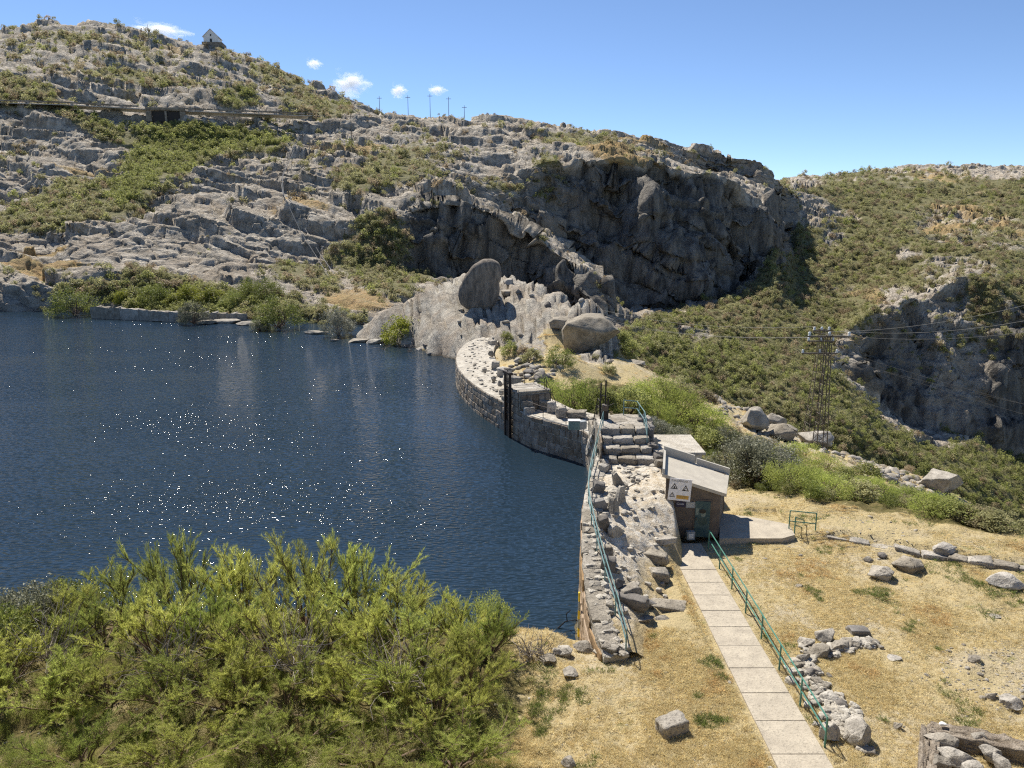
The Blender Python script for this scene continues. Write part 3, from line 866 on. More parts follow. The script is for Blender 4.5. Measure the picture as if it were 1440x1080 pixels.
def dam_body(inner, widths, zbot, step=0.4, nw=14, rubble=0.10):
    C = curve_pts(inner, step)
    L = [0]
    for i in range(1, len(C)): L.append(L[-1] + (C[i].xy - C[i - 1].xy).length)
    W = np.interp(np.linspace(0, 1, len(C)), np.linspace(0, 1, len(widths)), widths)
    V = []; nrmls = []
    for i, c in enumerate(C):
        d = (C[min(i + 1, len(C) - 1)] - C[max(i - 1, 0)]); d.z = 0; d.normalize()
        n = Vector((d.y, -d.x, 0))                           # towards the valley (+x side)
        nrmls.append(n)
        V.append(tuple(c - Vector((0, 0, c.z - zbot)) - n * 0.0 - DP))
        V.append(tuple(c - Vector((0, 0, 0.12)) - DP))
        for k in range(nw + 1):
            f = k / nw
            p = c + n * (0.02 + W[i] * f)
            q = np.array([[p.x, p.y, 0.0]], dtype=np.float32)
            h = rubble * (float(fbm(q, 1.1, 3)[0]) * 1.1 + 0.7 * float(vn(q, 3.3)[0])) * (0.25 if k in (0, nw) else 1)
            V.append(tuple(p + Vector((0, 0, h)) - DP))
        p = c + n * (W[i] + 0.15)
        V.append((p.x - DP.x, p.y - DP.y, zbot))
    nc_ = nw + 4
    Fc = grid_faces(len(C), nc_)
    Fl = Fc.tolist()
    Fl.append(list(range(nc_))); Fl.append([(len(C) - 1) * nc_ + k for k in range(nc_)][::-1])
    return C, nrmls, W, V, Fl

near_in = [(3.42,25.4,0.22),(3.1,28.0,0.9),(3.15,31.2,1.6),(3.42,34.3,2.25),(4.0,38.0,2.4),(4.9,42.2,2.4),(5.35,45.2,2.4)]
far_in = [(6.0,53.0,-0.2),(5.9,57.8,-0.2),(4.0,60.4,-0.2),(1.5,63.2,-0.2),(-0.64,68,-0.2),(-3.2,74,-0.2),(-5.2,80.6,-0.2),(-6.5,87.5,-0.2),(-6.95,94.7,-0.1),(-6.3,101,0.1),(-4.6,106,0.3)]
for nm, pts, wd, mt in (('near_body', near_in, [0.9, 0.9, 0.9, 0.9, 2.2, 4.0, 3.6], M['crest']), ('far_body', far_in, [3.0, 4.4, 4.6, 4.6, 4.6, 4.7, 4.8, 4.8, 4.6, 4.2, 3.4], M['crest'])):
    C, nn_, W, V, Fl = dam_body(pts, wd, -6.5)
    link('wall_body', new_mesh('wall_body', V, Fl, mt), dam)
    if nm == 'near_body': nearC, nearN, nearW = C, nn_, W
    else: farC, farN, farW = C, nn_, W

def face_courses(C, Nn, ztop_off, zmin, hmean, lens, meshes, name='face_stone', every=1.0):
    """masonry stones on the lake face of a wall that follows C"""
    L = [0.0]
    for i in range(1, len(C)): L.append(L[-1] + (C[i].xy - C[i - 1].xy).length)
    L = np.array(L); X = np.array([c.x for c in C]); Y = np.array([c.y for c in C]); Z = np.array([c.z for c in C])
    cnt = 0
    lev = zmin
    while True:
        h = hmean * random.uniform(0.85, 1.15)
        s = random.uniform(0, 0.5)
        if lev + h * 0.6 > Z.max() + ztop_off: break
        while s < L[-1] - 0.5:
            ln = random.uniform(*lens)
            mid_ = min(s + ln / 2, L[-1])
            ztop = np.interp(mid_, L, Z) + ztop_off
            hh = min(h, ztop - lev)
            if hh > 0.2 and random.random() < every:
                x, y = np.interp(mid_, L, X), np.interp(mid_, L, Y)
                x2, y2 = np.interp(mid_ + 0.1, L, X), np.interp(mid_ + 0.1, L, Y)
                if mid_ + 0.1 > L[-1]: break
                an = math.atan2(y2 - y, x2 - x)
                dth = random.uniform(0.05, 0.11)
                o = link(name, random.choice(meshes), dam, (x - DP.x, y - DP.y, lev + hh / 2 + random.uniform(-.02, .02)), (0, random.uniform(-.03, .03), an), ((ln - random.uniform(.07, .12)), dth, hh - random.uniform(.06, .10)))
                cnt += 1
            s += ln
        lev += h
    return cnt
n1 = face_courses(farC, farN, -0.02, -3.25, 0.66, (0.65, 1.35), FST)
n2 = face_courses(nearC, nearN, -0.25, -3.3, 0.8, (1.2, 2.2), FST2, every=1.0)
# coping along the lake edge of the near stretch
def along(C, s):
    L = [0.0]
    for i in range(1, len(C)): L.append(L[-1] + (C[i].xy - C[i - 1].xy).length)
    L = np.array(L)
    f = lambda q: Vector((np.interp(q, L, [c.x for c in C]), np.interp(q, L, [c.y for c in C]), np.interp(q, L, [c.z for c in C])))
    p, q = f(s), f(min(s + 0.2, L[-1]))
    if s + 0.2 > L[-1]: q, p0 = p, f(s - 0.2); d = (q - p0)
    else: d = q - p
    return p, d, L[-1]
s = 0.3
while s < 19.4:
    ln = random.uniform(1.1, 2.0)
    p, d, LL = along(nearC, s + ln / 2)
    an = math.atan2(d.y, d.x); n_ = Vector((d.y, -d.x, 0)).normalized()
    q = p + n_ * 0.38 + Vector((0, 0, -0.07)) - DP
    link('coping_stone', random.choice(BLOCKS), dam, q, (0, -math.asin(d.normalized().z), an), (ln - 0.05, 0.8, 0.34))
    s += ln

# block that carries the sluice gate, on the far stretch
def block_wall(name, x0, x1, y0, y1, z0, z1, rz, cx, cy):
    mb = MB(); mb.box(x0, x1, y0, y1, z0, z1)
    return mb.build(name, M['mortar'], dam, loc=(cx - DP.x, cy - DP.y, 0), rot=(0, 0, rz))
# frame along the wall: x along, y outward
gp, gd, _ = along(farC, 15.6)
g_an = math.atan2(gd.y, gd.x)
def G2(x, y, z, loc=gp, an=g_an):
    return Vector((loc.x + math.cos(an) * x - math.sin(an) * y, loc.y + math.sin(an) * x + math.cos(an) * y, z))
# along() runs away from the camera here; outward (valley) is -y in this frame
block_wall('gate_block', -2.0, 1.3, -2.9, 0.02, -6, 1.35, g_an, gp.x, gp.y)
cnt = 0
for lv in range(7):
    s = -1.95 + random.uniform(0, .2)
    while s < 1.2:
        ln = min(random.uniform(0.6, 1.1), 1.32 - s)
        q = G2(s + ln / 2, 0.03, -3.2 + lv * 0.65 + 0.33) - DP
        link('face_stone', random.choice(FST), dam, q, (0, 0, g_an), (ln - 0.08, 0.09, 0.57)); cnt += 1
        s += ln
for k in range(5):    # side towards the camera
    for lv in range(2):
        q = G2(-2.03, -0.35 - k * 0.58, -0.2 + 0.36 + lv * 0.7 + .05) - DP
        link('face_stone', random.choice(FST), dam, q, (0, 0, g_an + math.pi / 2), (0.52, 0.09, 0.6)); cnt += 1
for k in range(4):    # cap slabs
    q = G2(-1.6 + k * 0.85, -1.45, 1.42) - DP
    link('cap_stone', random.choice(BLOCKS), dam, q, (0, 0, g_an), (0.83, 3.1, 0.22))
for k, (dx, zt) in enumerate(((-2.45, 0.75), (-2.95, 0.3), (1.7, 0.75), (2.2, 0.3))):   # jagged steps up to the block
    q = G2(dx, -0.5, zt - 0.35) - DP
    link('step_stone', random.choice(BLOCKS), dam, q, (0, 0, g_an), (0.52, 1.0, 0.75))

# big block with the stairs between the two stretches
mb = MB()
XL, XR = 5.35, 8.2
mb.box(XL + 0.06, XR - 0.05, 44.5, 47.4, -6.4, 3.62)
mb.box(XL + 0.25, XR + 0.3, 47.4, 53.2, -6.4, 2.0)
mb.box(XL + 0.1, XR - 0.1, 41.3, 44.5, -6.4, 2.42)
mb.build('stair_core', M['mortar'], dam, loc=(-DP.x, -DP.y, 0))
for i in range(4):                                            # stairs up from the walkway
    y0 = 41.5 + i * 0.8; zt = 2.42 + (i + 1) * 0.38
    s = XL
    for w in ((0.75, 1.1, 1.0), (1.0, 1.2, 0.65), (0.65, 1.25, 0.95), (1.2, 0.9, 0.75))[i]:
        link('step_stone', random.choice(BLOCKS), dam, (s + w / 2 - DP.x, y0 + 0.5 - DP.y, zt - 0.24), (random.uniform(-.02, .02), random.uniform(-.02, .02), random.uniform(-.04, .04)), (w - 0.04, 1.05, 0.5))
        s += w
for i in range(3):
    for j in range(3):
        link('platform_stone', random.choice(BLOCKS), dam, (XL + 0.48 + i * 0.94 - DP.x, 45.1 + j * 0.95 - DP.y, 3.74 + random.uniform(-.02, .02)), (0, 0, random.uniform(-.03, .03)), (0.95, 0.97, 0.32))
for i in range(9):                                            # stairs down to the far stretch
    y0 = 47.4 + i * 0.62; zt = 3.5 - i * 0.42
    for j in range(2):
        link('step_stone', random.choice(BLOCKS), dam, (XL + 0.75 + j * 1.35 - DP.x, y0 + 0.35 - DP.y, zt - 0.3), (0, 0, random.uniform(-.03, .03)), (1.32, 0.75, 0.62))
for i in range(8):                                            # lake face of the big block
    for lv in range(11):
        zt = 3.7 if i < 5 else 2.6 - (i - 5) * 0.8
        zz = -3.2 + lv * 0.64
        if zz + 0.5 > zt: continue
        yy = 42.0 + i * 1.45 + (0.5 if lv % 2 else 0)
        if yy < 45 and zz > 1.6 and False: continue
        link('face_stone', random.choice(FST), dam, (XL + (yy - 45) * 0.075 - DP.x + (0.07 if yy < 47 else 0.2), yy - DP.y, zz + 0.32), (0, 0, math.pi / 2 - 0.075), (1.38, 0.1, 0.58))
for i in range(16):                                           # rough stone edge on the valley side of the stairs
    y_ = 41.2 + i * 0.42
    z_ = 2.3 + min(max(0, (y_ - 41.5)) * 0.47, 1.4)
    link('edge_stone', random.choice(BLOCKD if i % 3 else BLOCKS), dam, (XR + random.uniform(-.05, .35) - DP.x, y_ - DP.y, z_ + random.uniform(-.25, .2)), (random.uniform(-.4, .4), random.uniform(-.4, .4), random.uniform(0, 3)), (random.uniform(.4, .7), random.uniform(.35, .6), random.uniform(.4, .8)))
for i in range(9):                                            # and on the lake side
    y_ = 40.2 + i * 0.4
    link('edge_stone', random.choice(BLOCKD + BLOCKS), dam, (4.95 + (y_ - 40) * 0.1 + random.uniform(.0, .3) - DP.x, y_ - DP.y, 2.6 + random.uniform(-.1, .15)), (random.uniform(-.3, .3), random.uniform(-.3, .3), random.uniform(0, 3)), (random.uniform(.35, .6), random.uniform(.3, .5), random.uniform(.3, .6)))
# thin outer ledge slab behind the hut roof
mb = MB(); mb.box(7.6, 11.3, 43.0, 46.6, 1.2, 2.55)
o = mb.build('valve_chamber', M['concrete'], dam, loc=(-DP.x, -DP.y, 0))
mb = MB(); mb.box(7.5, 11.5, 42.9, 46.8, 2.56, 2.72)
mb.build('chamber_slab', M['crest'], dam, loc=(-DP.x, -DP.y, 0))

# staff gauge on the lake face near the bank
t = thing('staff_gauge', 'thin yellow and grey banded level gauge on the near lake face of the dam', 'water gauge', (3.0, 29.9, -3.3))
for k in range(9):
    MB().box(-0.14, -0.06, -0.06, 0.06, k * 0.42, k * 0.42 + 0.405).build('gauge_band', M['yellow'] if k % 2 == 0 else M['grey'], t, rot=(0, 0, 0))

# ------------------------------------------------------------------ loose stones on the dam
def rub_z(x_, y_):
    tl = float(np.interp(y_, [25.4, 28, 31.2, 34.3, 38], [.22, .9, 1.6, 2.25, 2.4]))
    tr_ = float(np.interp(y_, [31.0, 33.2, 34.3, 35.2, 36.6, 38.6, 40], [-.12, .0, .35, .9, 1.7, 2.3, 2.38]))
    xi = float(np.interp(y_, [25.4, 28, 31.2, 34.3, 38], [3.42, 3.1, 3.15, 3.42, 4.0])) + 0.7
    wn_ = float(np.interp(y_, [25.4, 28, 30, 31.2, 33, 40], [1.2, 2.4, 3.2, 3.6, 4.0, 3.7]))
    f = min(1.0, max(0.0, (x_ - xi) / wn_))
    g_ = f ** 1.3 if y_ > 33 else float(sstep(0.0, 1.0, f)) * .5 + f * .5
    return tl + (tr_ - tl) * g_, xi, wn_
def on_dam(px, py, z):
    if z < 0.15 and py < 640: return Vector(atZ(px, py, z))
    zz = 1.2
    for _ in range(25):
        p = atZ(px, py, zz); zz = .5 * zz + .5 * max(rub_z(p[0], p[1])[0], gz(p[0], p[1]) if p[0] > 7.5 else -9)
    return Vector((p[0], p[1], zz))
for i, (px, py, w, h) in enumerate([(690,471,.9,.8),(692,486,1.2,.8),(690,502,1.0,.9),(697,517,1.1,.8),(682,524,.7,.7),(709,528,1.3,.9),(694,536,.8,.7),(720,541,1.5,1.0),(703,545,.8,.8),(707,555,.7,.5)]):
    lab = ['squared stone nearest the rock spur in the row along the far dam top', 'second stone from the spur in the row on the far dam top', 'third stone from the spur in the row on the far dam top', 'fourth stone from the spur in the row on the far dam top',
           'small leaning stone left of the middle of the far dam top row', 'broad stone in the middle of the far dam top row', 'short stone on the lake side just before the largest upright block', 'largest upright block in the row along the far dam top', 'upright stone on the lake side beside the largest block', 'low stone lying just before the largest upright block'][i]
    P_ = on_dam(px, py, -0.1)
    o = link('loose_stone', BLOCKS[i % 6] if i % 2 else ROCKS[i % 6], None, (P_.x, P_.y, -0.1 + h * 0.42), (random.uniform(-.15, .15), random.uniform(-.15, .15), random.uniform(0, 3)), (w * (1 if i % 2 else .5), w * (.8 if i % 2 else .45), h * (1 if i % 2 else .55)))
    tag(o, lab, 'stone', 'stones standing in a row on the far dam top')
for i, (px, py, w, h, lab) in enumerate([(729,551,.8,.9,'upright stone right beside the sluice gate block on the dam'),(734,563,1.0,.8,'tapered pale stone leaning against the sluice gate block'),(789,586,.8,.9,'small upright stone standing behind the rail past the gate block'),
    (811,585,1.6,.5,'pale flat stone lying behind the green box on the dam'),(765,574,.9,.8,'dark squared stone at the foot of the gate block'),(776,578,.8,.9,'grey stone between the gate block and the yellow shrub')]):
    P_ = on_dam(px, py, -0.1)
    tag(link('loose_stone', BLOCKS[(i + 2) % 6], None, (P_.x, P_.y, -0.12 + h * 0.45), (random.uniform(-.1, .1), random.uniform(-.1, .1), random.uniform(-.6, .6)), (w, w * .7, h)), lab, 'stone')
for i, (px, py, z_, w, dp, h, rz, lab) in enumerate([
    (869,684,2.4,.6,.4,.95,20,'pointed upright stone nearest the stairs on the near dam top'),(871,706,2.4,.65,.4,.95,35,'pointed upright stone, second from the stairs on the near dam top'),
    (861,722,2.4,.6,.45,.9,50,'pointed upright stone, third from the stairs beside the rail'),(864,752,2.1,1.0,.45,.7,55,'long tilted stone on the near dam top before the two white slabs'),
    (843,716,2.4,.6,.5,.6,10,'squared dark stone against the rail, level with the warning sign'),(841,694,2.4,.6,.5,.7,10,'small dark stone against the rail near the stairs'),(848,745,2.2,.5,.5,.8,10,'thin dark stone by the rail below the squared one'),
    (852,782,1.6,.6,.5,.55,0,'upper of two dark stones against the rail past the bend'),(855,800,1.4,.65,.5,.6,0,'lower of two dark stones against the rail past the bend'),
    (932,762,0.9,1.1,.8,.3,15,'flat grey rock at the foot of the stone wall beside the hut path')]):
    P_ = on_dam(px, py, z_)
    tag(link('loose_stone', (SHARD[i % 4] if i < 4 else (BLOCKD if i in (4, 5, 6, 8) else BLOCKS)[i % 3]), None, (P_.x, P_.y, P_.z + h * 0.36), (random.uniform(-.25, .25), random.uniform(-.3, .3), R(rz)), (w, dp, h)), lab, 'stone')
# rubble slope from the walkway down to the grass beside the path
mb_v = []
Xr = np.concatenate([np.linspace(0, 1, 40), [1.02, 1.10, 1.16]]); Yr = np.linspace(25.6, 41.4, 80)
V = []
for y_ in Yr:
    for f in Xr:
        _, xi, wn_ = rub_z(4, y_)
        x_ = xi + min(f, 1.0) * wn_
        z_ = rub_z(x_, y_)[0] + 0.05
        q = np.array([[x_, y_, 0]], dtype=np.float32)
        z_ += 0.12 * float(fbm(q, 1.3, 3)[0]) + 0.06 * float(vn(q, 3.1)[0]) + .05 * float(vn(q, 7.0)[0])
        if f > 1: x_ += (f - 1) * 3.2; z_ = z_ + (-.35 - z_) * min(1, (f - 1) / .16)
        V.append((x_, y_, z_))
me = new_mesh('rubble_slope', np.array(V), grid_faces(80, 43)[:, ::-1], None, smooth=False)
m, nt, b = base_mat('rubble_and_earth', 0.95, 0.1)
P = pos(nt)
n1_ = noise(nt, P, 0.8, 5, 0.65); n2_ = noise(nt, P, 3.0, 6, 0.7); n3_ = noise(nt, P, 14, 4, 0.7)
c = mix(nt, ramp(nt, n2_, 0.4, 0.6), (0.50, 0.42, 0.31), (0.62, 0.575, 0.50))
c = mix(nt, ramp(nt, n3_, 0.54, 0.68, 0, .6), c, (0.16, 0.13, 0.09))
sep = nt.nodes.new('ShaderNodeSeparateXYZ'); nt.links.new(P, sep.inputs[0])
lowf = math_(nt, 'ADD', sep.outputs[2], math_(nt, 'MULTIPLY', math_(nt, 'SUBTRACT', n1_, 0.5), 2.2))
g_ = mix(nt, ramp(nt, n3_, 0.45, 0.65), (0.44, 0.35, 0.20), (0.27, 0.21, 0.11))
c = mix(nt, ramp(nt, lowf, 1.1, 0.4), c, g_)
nt.links.new(c, b.inputs['Base Color'])
bump(nt, b, math_(nt, 'ADD', n2_, math_(nt, 'MULTIPLY', n3_, .4)), 0.9, 0.15)
M['rubble'] = m
me.materials.append(m)
tag(link('rubble_slope', me), kind='structure')
for px, py, z_, w, dp, h, rz, kd, lab in [
    (919,787,1.0,1.3,.65,.42,-28,'block','long pale cut block lying beside the top of the path'),(926,812,0.6,.8,.7,.42,5,'block','short white cut block lying below the long pale one'),
    (868,826,1.0,.75,.5,.5,20,'dark','rounded dark stone at the top of the heap by the rail'),(885,838,.85,.8,.55,.45,25,'block','grey squared stone in the middle of the heap by the rail'),
    (886,850,.7,1.5,.6,.45,-28,'darkblock','long tilted dark slab in front of the heap by the rail'),(905,848,.6,1.1,.8,.4,-35,'dark','flat rough dark stone at the right of the heap'),
    (930,855,.35,1.9,.7,.28,-12,'block','long flat pale slab pointing from the heap to the path'),(905,872,.3,1.3,.8,.25,0,'rock','low grey rock sunk in the grass in front of the slab, left one'),
    (930,874,.2,1.2,.7,.3,10,'rock','low grey rock sunk in the grass in front of the slab, right one'),(875,862,.6,.9,.7,.35,0,'rock','pale rock beside the rail posts below the heap'),(954,884,.05,.5,.4,.18,0,'rock','small isolated grey stone between the heap and the path')]:
    P_ = on_dam(px, py, z_)
    pool = {'block': BLOCKS, 'darkblock': BLOCKD, 'dark': ROCKD, 'rock': ROCKS}[kd]
    hf = .5 if kd in ('dark', 'rock') else 1
    tag(link('stone', random.choice(pool), None, (P_.x, P_.y, P_.z + h * .32), (random.uniform(-.1, .1), random.uniform(-.12, .12), R(rz)), (w * hf, dp * hf, h * (1.2 * hf))), lab, 'stone')
# ------------------------------------------------------------------ balanced boulder on the spur
bp = hit(675, 436, 60)
sc_ = (bp.y * CP + (CAM_H - bp.z) * SP) / F
outl = [(642,410),(644,424),(652,431),(672,434),(690,432),(697,420),(699,398),(702,378),(699,368),(690,363),(678,363),(668,368),(657,380),(647,396)]
ox, oz = 673, 434
OP = [((x - ox) * sc_, (oz - y) * sc_) for x, y in outl]
ccx, ccz = 0.0, 34 * sc_
th = np.array([math.atan2(z_ - ccz, x_ - ccx) for x_, z_ in OP]); rr = np.array([math.hypot(x_ - ccx, z_ - ccz) for x_, z_ in OP])
o_ = np.argsort(th); th = th[o_]; rr = rr[o_]
th = np.concatenate([th - 2 * math.pi, th, th + 2 * math.pi]); rr = np.tile(rr, 3)
V, Fc = _ICO[5]; V = V.copy()
yy_ = V[:, 1]; pl = np.hypot(V[:, 0], V[:, 2]) + 1e-6
rad = (1 - np.abs(yy_) ** 5) ** (1 / 5)
an_ = np.arctan2(V[:, 2], V[:, 0])
Rr = np.interp(an_, th, rr)
W_ = np.stack([ccx + np.cos(an_) * rad * Rr, yy_ * 2.3, ccz + np.sin(an_) * rad * Rr], -1).astype(np.float32)
nrm_ = W_ - np.array([ccx, 0, ccz]); nrm_ /= np.linalg.norm(nrm_, axis=1, keepdims=True)
W_ += (nrm_ * (0.16 * fbm(W_, 0.5, 3)[:, None] + 0.05 * fbm(W_, 2.5, 3)[:, None])).astype(np.float32)
m, nt, b = base_mat('lichened_boulder', 0.95, 0.15)
P = pos(nt)
v1 = noise(nt, P, 1.6, 5, 0.65, (1, 1, 0.35)); v2 = noise(nt, P, 9, 5, 0.7)
c = mix(nt, ramp(nt, v1, 0.38, 0.62), (0.12, 0.105, 0.09), (0.27, 0.23, 0.19))
c = mix(nt, ramp(nt, v2, 0.5, 0.66, 0, .6), c, (0.05, 0.048, 0.045))
nt.links.new(c, b.inputs['Base Color']); bump(nt, b, math_(nt, 'ADD', v1, v2), 0.9, 0.12)
o = link('balanced_boulder', new_mesh('balanced_boulder', W_, Fc, m, smooth=True), None, (bp.x, bp.y + 2.2, bp.z - 0.15))
tag(o, 'huge dark upright boulder balanced on the bare rock spur', 'boulder')
for px, py, w, d_, h, kd, lab in [(712,415,3.0,2.4,1.0,'block','flat pale slab lying right of the balanced boulder'),(714,402,2.6,2.0,1.8,'rock','pale rounded block right of the balanced boulder, above the flat slab'),(728,414,1.3,1.2,1.2,'dark','round dark stone at the right end of the flat slab'),
        (770,432,1.6,1.3,1.2,'dark','dark round stone alone on the spur above the dry slope'),(748,418,1.8,1.4,.9,'rock','low rock between the balanced boulder and the dark round stone'),(649,437,1.0,.8,.5,'rock','small wedge stone under the left foot of the balanced boulder')]:
    put_rock('rock', lab, px, py, (w, d_, h), kd)

# ------------------------------------------------------------------ railings
def railing(name, label, base, hgt, mat, posts, group=None, cat='railing', rails=(1.0, 0.52), r=0.028, end_drop=False, mat2=None):
    """base: list of foot points; posts: indices or spacing"""
    t = thing(name, label, cat, base[0], group=group)
    o0 = Vector(base[0])
    B = [Vector(p) for p in base]
    L = [0]
    for i in range(1, len(B)): L.append(L[-1] + (B[i] - B[i - 1]).length)
    n = max(1, round(L[-1] / posts))
    for k in range(n + 1):
        s = L[-1] * k / n
        p = Vector([np.interp(s, L, [q[j] for q in B]) for j in range(3)]) - o0
        MB().tube([p + Vector((0, 0, -0.15)), p + Vector((0, 0, hgt))], r * 1.15, 6).build('post', mat, t)
    for k, f in enumerate(rails):
        MB().tube([p - o0 + Vector((0, 0, hgt * f)) for p in B], r, 6).build('top_rail' if k == 0 else 'middle_rail', mat2 or mat, t)
    return t
rp = [atZ(880,918,.22), atZ(868,870,.75), atZ(850,810,1.45), atZ(835,752,2.1), atZ(828,716,2.35), atZ(828,690,2.4), atZ(833,662,2.4), atZ(838,642,2.5), atZ(843,620,3.2), atZ(848,600,3.9)]
railing('railing', 'long weathered green railing curving along the lake edge of the near dam', [tuple(p) for p in curve_pts(rp, 0.6)], 0.95, M['pale_paint'], 1.9)
# path railing
pr = [(9.86,35.3,0.02),(9.84,30,0.02),(9.80,25,0.02),(9.78,20.7,0.02)]
railing('railing', 'green two-bar handrail running down the right side of the concrete path', pr, 1.0, M['green_paint'], 2.1)
# small rail frames by the platform slab
railing('railing', 'short green rail frame standing across the ditch at the platform end', [atZ(1109,747,.1), atZ(1146,751,.1)], 1.15, M['green_paint'], 2.0, rails=(1.0, 0.5))
railing('railing', 'short leaning green rail at the right corner of the platform slab', [atZ(1117,750,.2), atZ(1129,754,-.5)], 0.9, M['green_paint'], 1.4)
# rails on the top of the stairs block and the far stretch
railing('railing', 'pale green rail on the valley side of the stairs platform', [(8.0,43.0,3.2),(8.05,44.3,3.85),(8.0,46.9,3.9),(7.2,47.2,3.9)], 1.0, M['pale_paint'], 1.7)
railing('railing', 'dark steep handrail climbing the back stairs of the stone block', [(5.75,53.6,-0.2),(5.7,51.5,1.3),(5.65,48.2,3.8),(5.6,47.0,3.9)], 1.0, M['iron'], 2.1)
railing('railing', 'second dark handrail beside the one on the back stairs', [(6.5,54.0,-0.2),(6.4,51.5,1.4),(6.35,48.2,3.8)], 1.0, M['iron'], 2.2)
fr = [along(farC, s)[0] + Vector((0.35, 0.1, 0)) for s in (5.2, 8.0, 11.0, 13.2)]
railing('railing', 'thin grey two-bar rail along the lake edge between gate block and stairs block', [tuple(p) for p in fr], 1.0, M['galv'], 3.0)
gq = [G2(-1.7, -2.5, 1.5), G2(1.0, -2.5, 1.5), G2(1.1, -0.6, 1.5)]
railing('railing', 'dark rail round the top of the sluice gate block', [tuple(p) for p in gq], 1.0, M['iron'], 1.3)
lq = [G2(-3.8, -2.6, -0.15), G2(-1.9, -2.6, 1.4)]
railing('railing', 'leaning dark handrail from the gate block down to the dam top', [tuple(p) for p in lq], 1.0, M['iron'], 1.5)
# sluice gate
t = thing('sluice_gate', 'tall black iron sluice gate frame standing in the water against the dam', 'sluice gate', tuple(G2(0, 0.35, -3.4)), g_an)
for x in (-0.55, 0.55):
    mb = MB(); mb.box(x - 0.08, x + 0.08, -0.12, 0.12, 0, 6.2); mb.build('guide_post', M['iron'], t)
MB().box(-0.75, 0.75, -0.2, 0.2, 6.2, 6.42).build('cross_head', M['iron'], t)
MB().tube([(0, 0, 1.0), (0, 0, 6.6)], 0.045, 6).build('screw_rod', M['iron'], t)
MB().box(-0.44, 0.44, -0.05, 0.05, 0.4, 1.9).build('gate_leaf', M['iron'], t)
mb = MB(); mb.tube([(0.35 * math.cos(a_), 0.35 * math.sin(a_), 6.66) for a_ in np.linspace(0, 2 * math.pi, 17)], 0.03, 5)
for a_ in (0, math.pi / 2): mb.tube([(-.35 * math.cos(a_), -.35 * math.sin(a_), 6.66), (.35 * math.cos(a_), .35 * math.sin(a_), 6.66)], 0.02, 4)
mb.build('hand_wheel', M['galv'], t)
for k in range(4): MB().box(-0.44, 0.44, -0.04, 0.04, 2.6 + k * 0.95, 2.68 + k * 0.95).build('cross_bar', M['iron'], t)
# winch and post on the stairs platform
t = thing('gate_winch', 'dark hand winch with a tall pole on the stairs platform', 'winch', (5.85, 46.2, 3.9))
MB().box(-.22, .22, -.2, .2, 0, .55, .03).build('pedestal', M['iron'], t)
MB().box(-.16, .16, -.28, .28, .55, .95, .05).build('gear_box', M['galv'], t)
MB().tube([(.1, 0, .8), (.55, -.1, 1.05)], .025).build('crank', M['galv'], t)
MB().tube([(-.25, .1, 0), (-.25, .1, 2.3)], .05).build('pole', M['iron'], t)
MB().tube([(.05, .1, 0), (.05, .1, 2.5)], .05).build('pole', M['iron'], t)
MB().tube([(-.25, .1, 1.5), (.05, .1, 1.5)], .03).build('cross_bar', M['galv'], t)
# instrument box
P_ = Vector(atZ(807, 617, -0.15))
t = thing('instrument_box', 'small grey-green metal box on thin legs at the lake edge of the far dam', 'metal box', tuple(P_))
for x in (-.3, .3):
    for y in (-.15, .15): MB().tube([(x, y, 0), (x, y, .75)], .025, 5).build('leg', M['iron'], t)
MB().box(-.42, .42, -.25, .25, .75, 1.45, .02).build('cabinet', M['pale_paint'], t)
MB().box(-.47, .47, -.3, .3, 1.452, 1.5).build('lid', M['white'], t)
P_ = Vector(atZ(817, 614, -0.15))
t = thing('instrument_box', 'pale tilted metal box beside the grey-green one on the far dam', 'metal box', tuple(P_), 0.4)
MB().box(-.35, .35, -.25, .25, .65, 1.25, .02).build('cabinet', M['grey'], t)
for x in (-.2, .2): MB().tube([(x, 0, 0), (x, 0, .65)], .025, 5).build('leg', M['iron'], t)

# ------------------------------------------------------------------ hut
HX, HY = 7.9, 36.9
t = thing('hut', 'small brown concrete hut with a pale sloping roof built against the dam', 'hut', (HX, HY, 0))
hr = -0.10                                                   # turned a little
t.rotation_euler = (0, 0, 0)
# corners in world
FL, FR_, BL, BR = Vector((8.0, 37.15, 0)), Vector((10.72, 36.75, 0)), Vector((8.75, 40.5, 0)), Vector((11.9, 40.1, 0))
org = Vector((HX, HY, 0))
def wallquad(mb, p, q, zp, zq, th_in, z0=0.0):
    d = (q - p).normalized(); n_ = Vector((-d.y, d.x, 0)) * th_in
    V = [p + Vector((0, 0, z0)), q + Vector((0, 0, z0)), q + Vector((0, 0, zq)), p + Vector((0, 0, zp)), p + n_ + Vector((0, 0, z0)), q + n_ + Vector((0, 0, z0)), q + n_ + Vector((0, 0, zq)), p + n_ + Vector((0, 0, zp))]
    mb.add([v - org for v in V], [(0, 1, 2, 3), (5, 4, 7, 6), (4, 0, 3, 7), (1, 5, 6, 2), (3, 2, 6, 7), (4, 5, 1, 0)])
zl, zr = 3.18, 2.38
mb = MB(); wallquad(mb, FL, FR_, zl, zr, .2); mb.build('front_wall', M['hut_wall'], t)
fd = (FR_ - FL).normalized()
mb = MB(); wallquad(mb, FR_ + Vector((.02, .02, 0)), BR, zr, zr + .02, .2); mb.build('side_wall', M['hut_wall'], t)
mb = MB(); wallquad(mb, BR, BL, zr + .02, zl, .2); mb.build('back_wall', M['hut_wall'], t)
mb = MB(); wallquad(mb, BL, FL + Vector((-.02, 0.02, 0)), zl, zl, .2); mb.build('side_wall', M['hut_wall'], t)
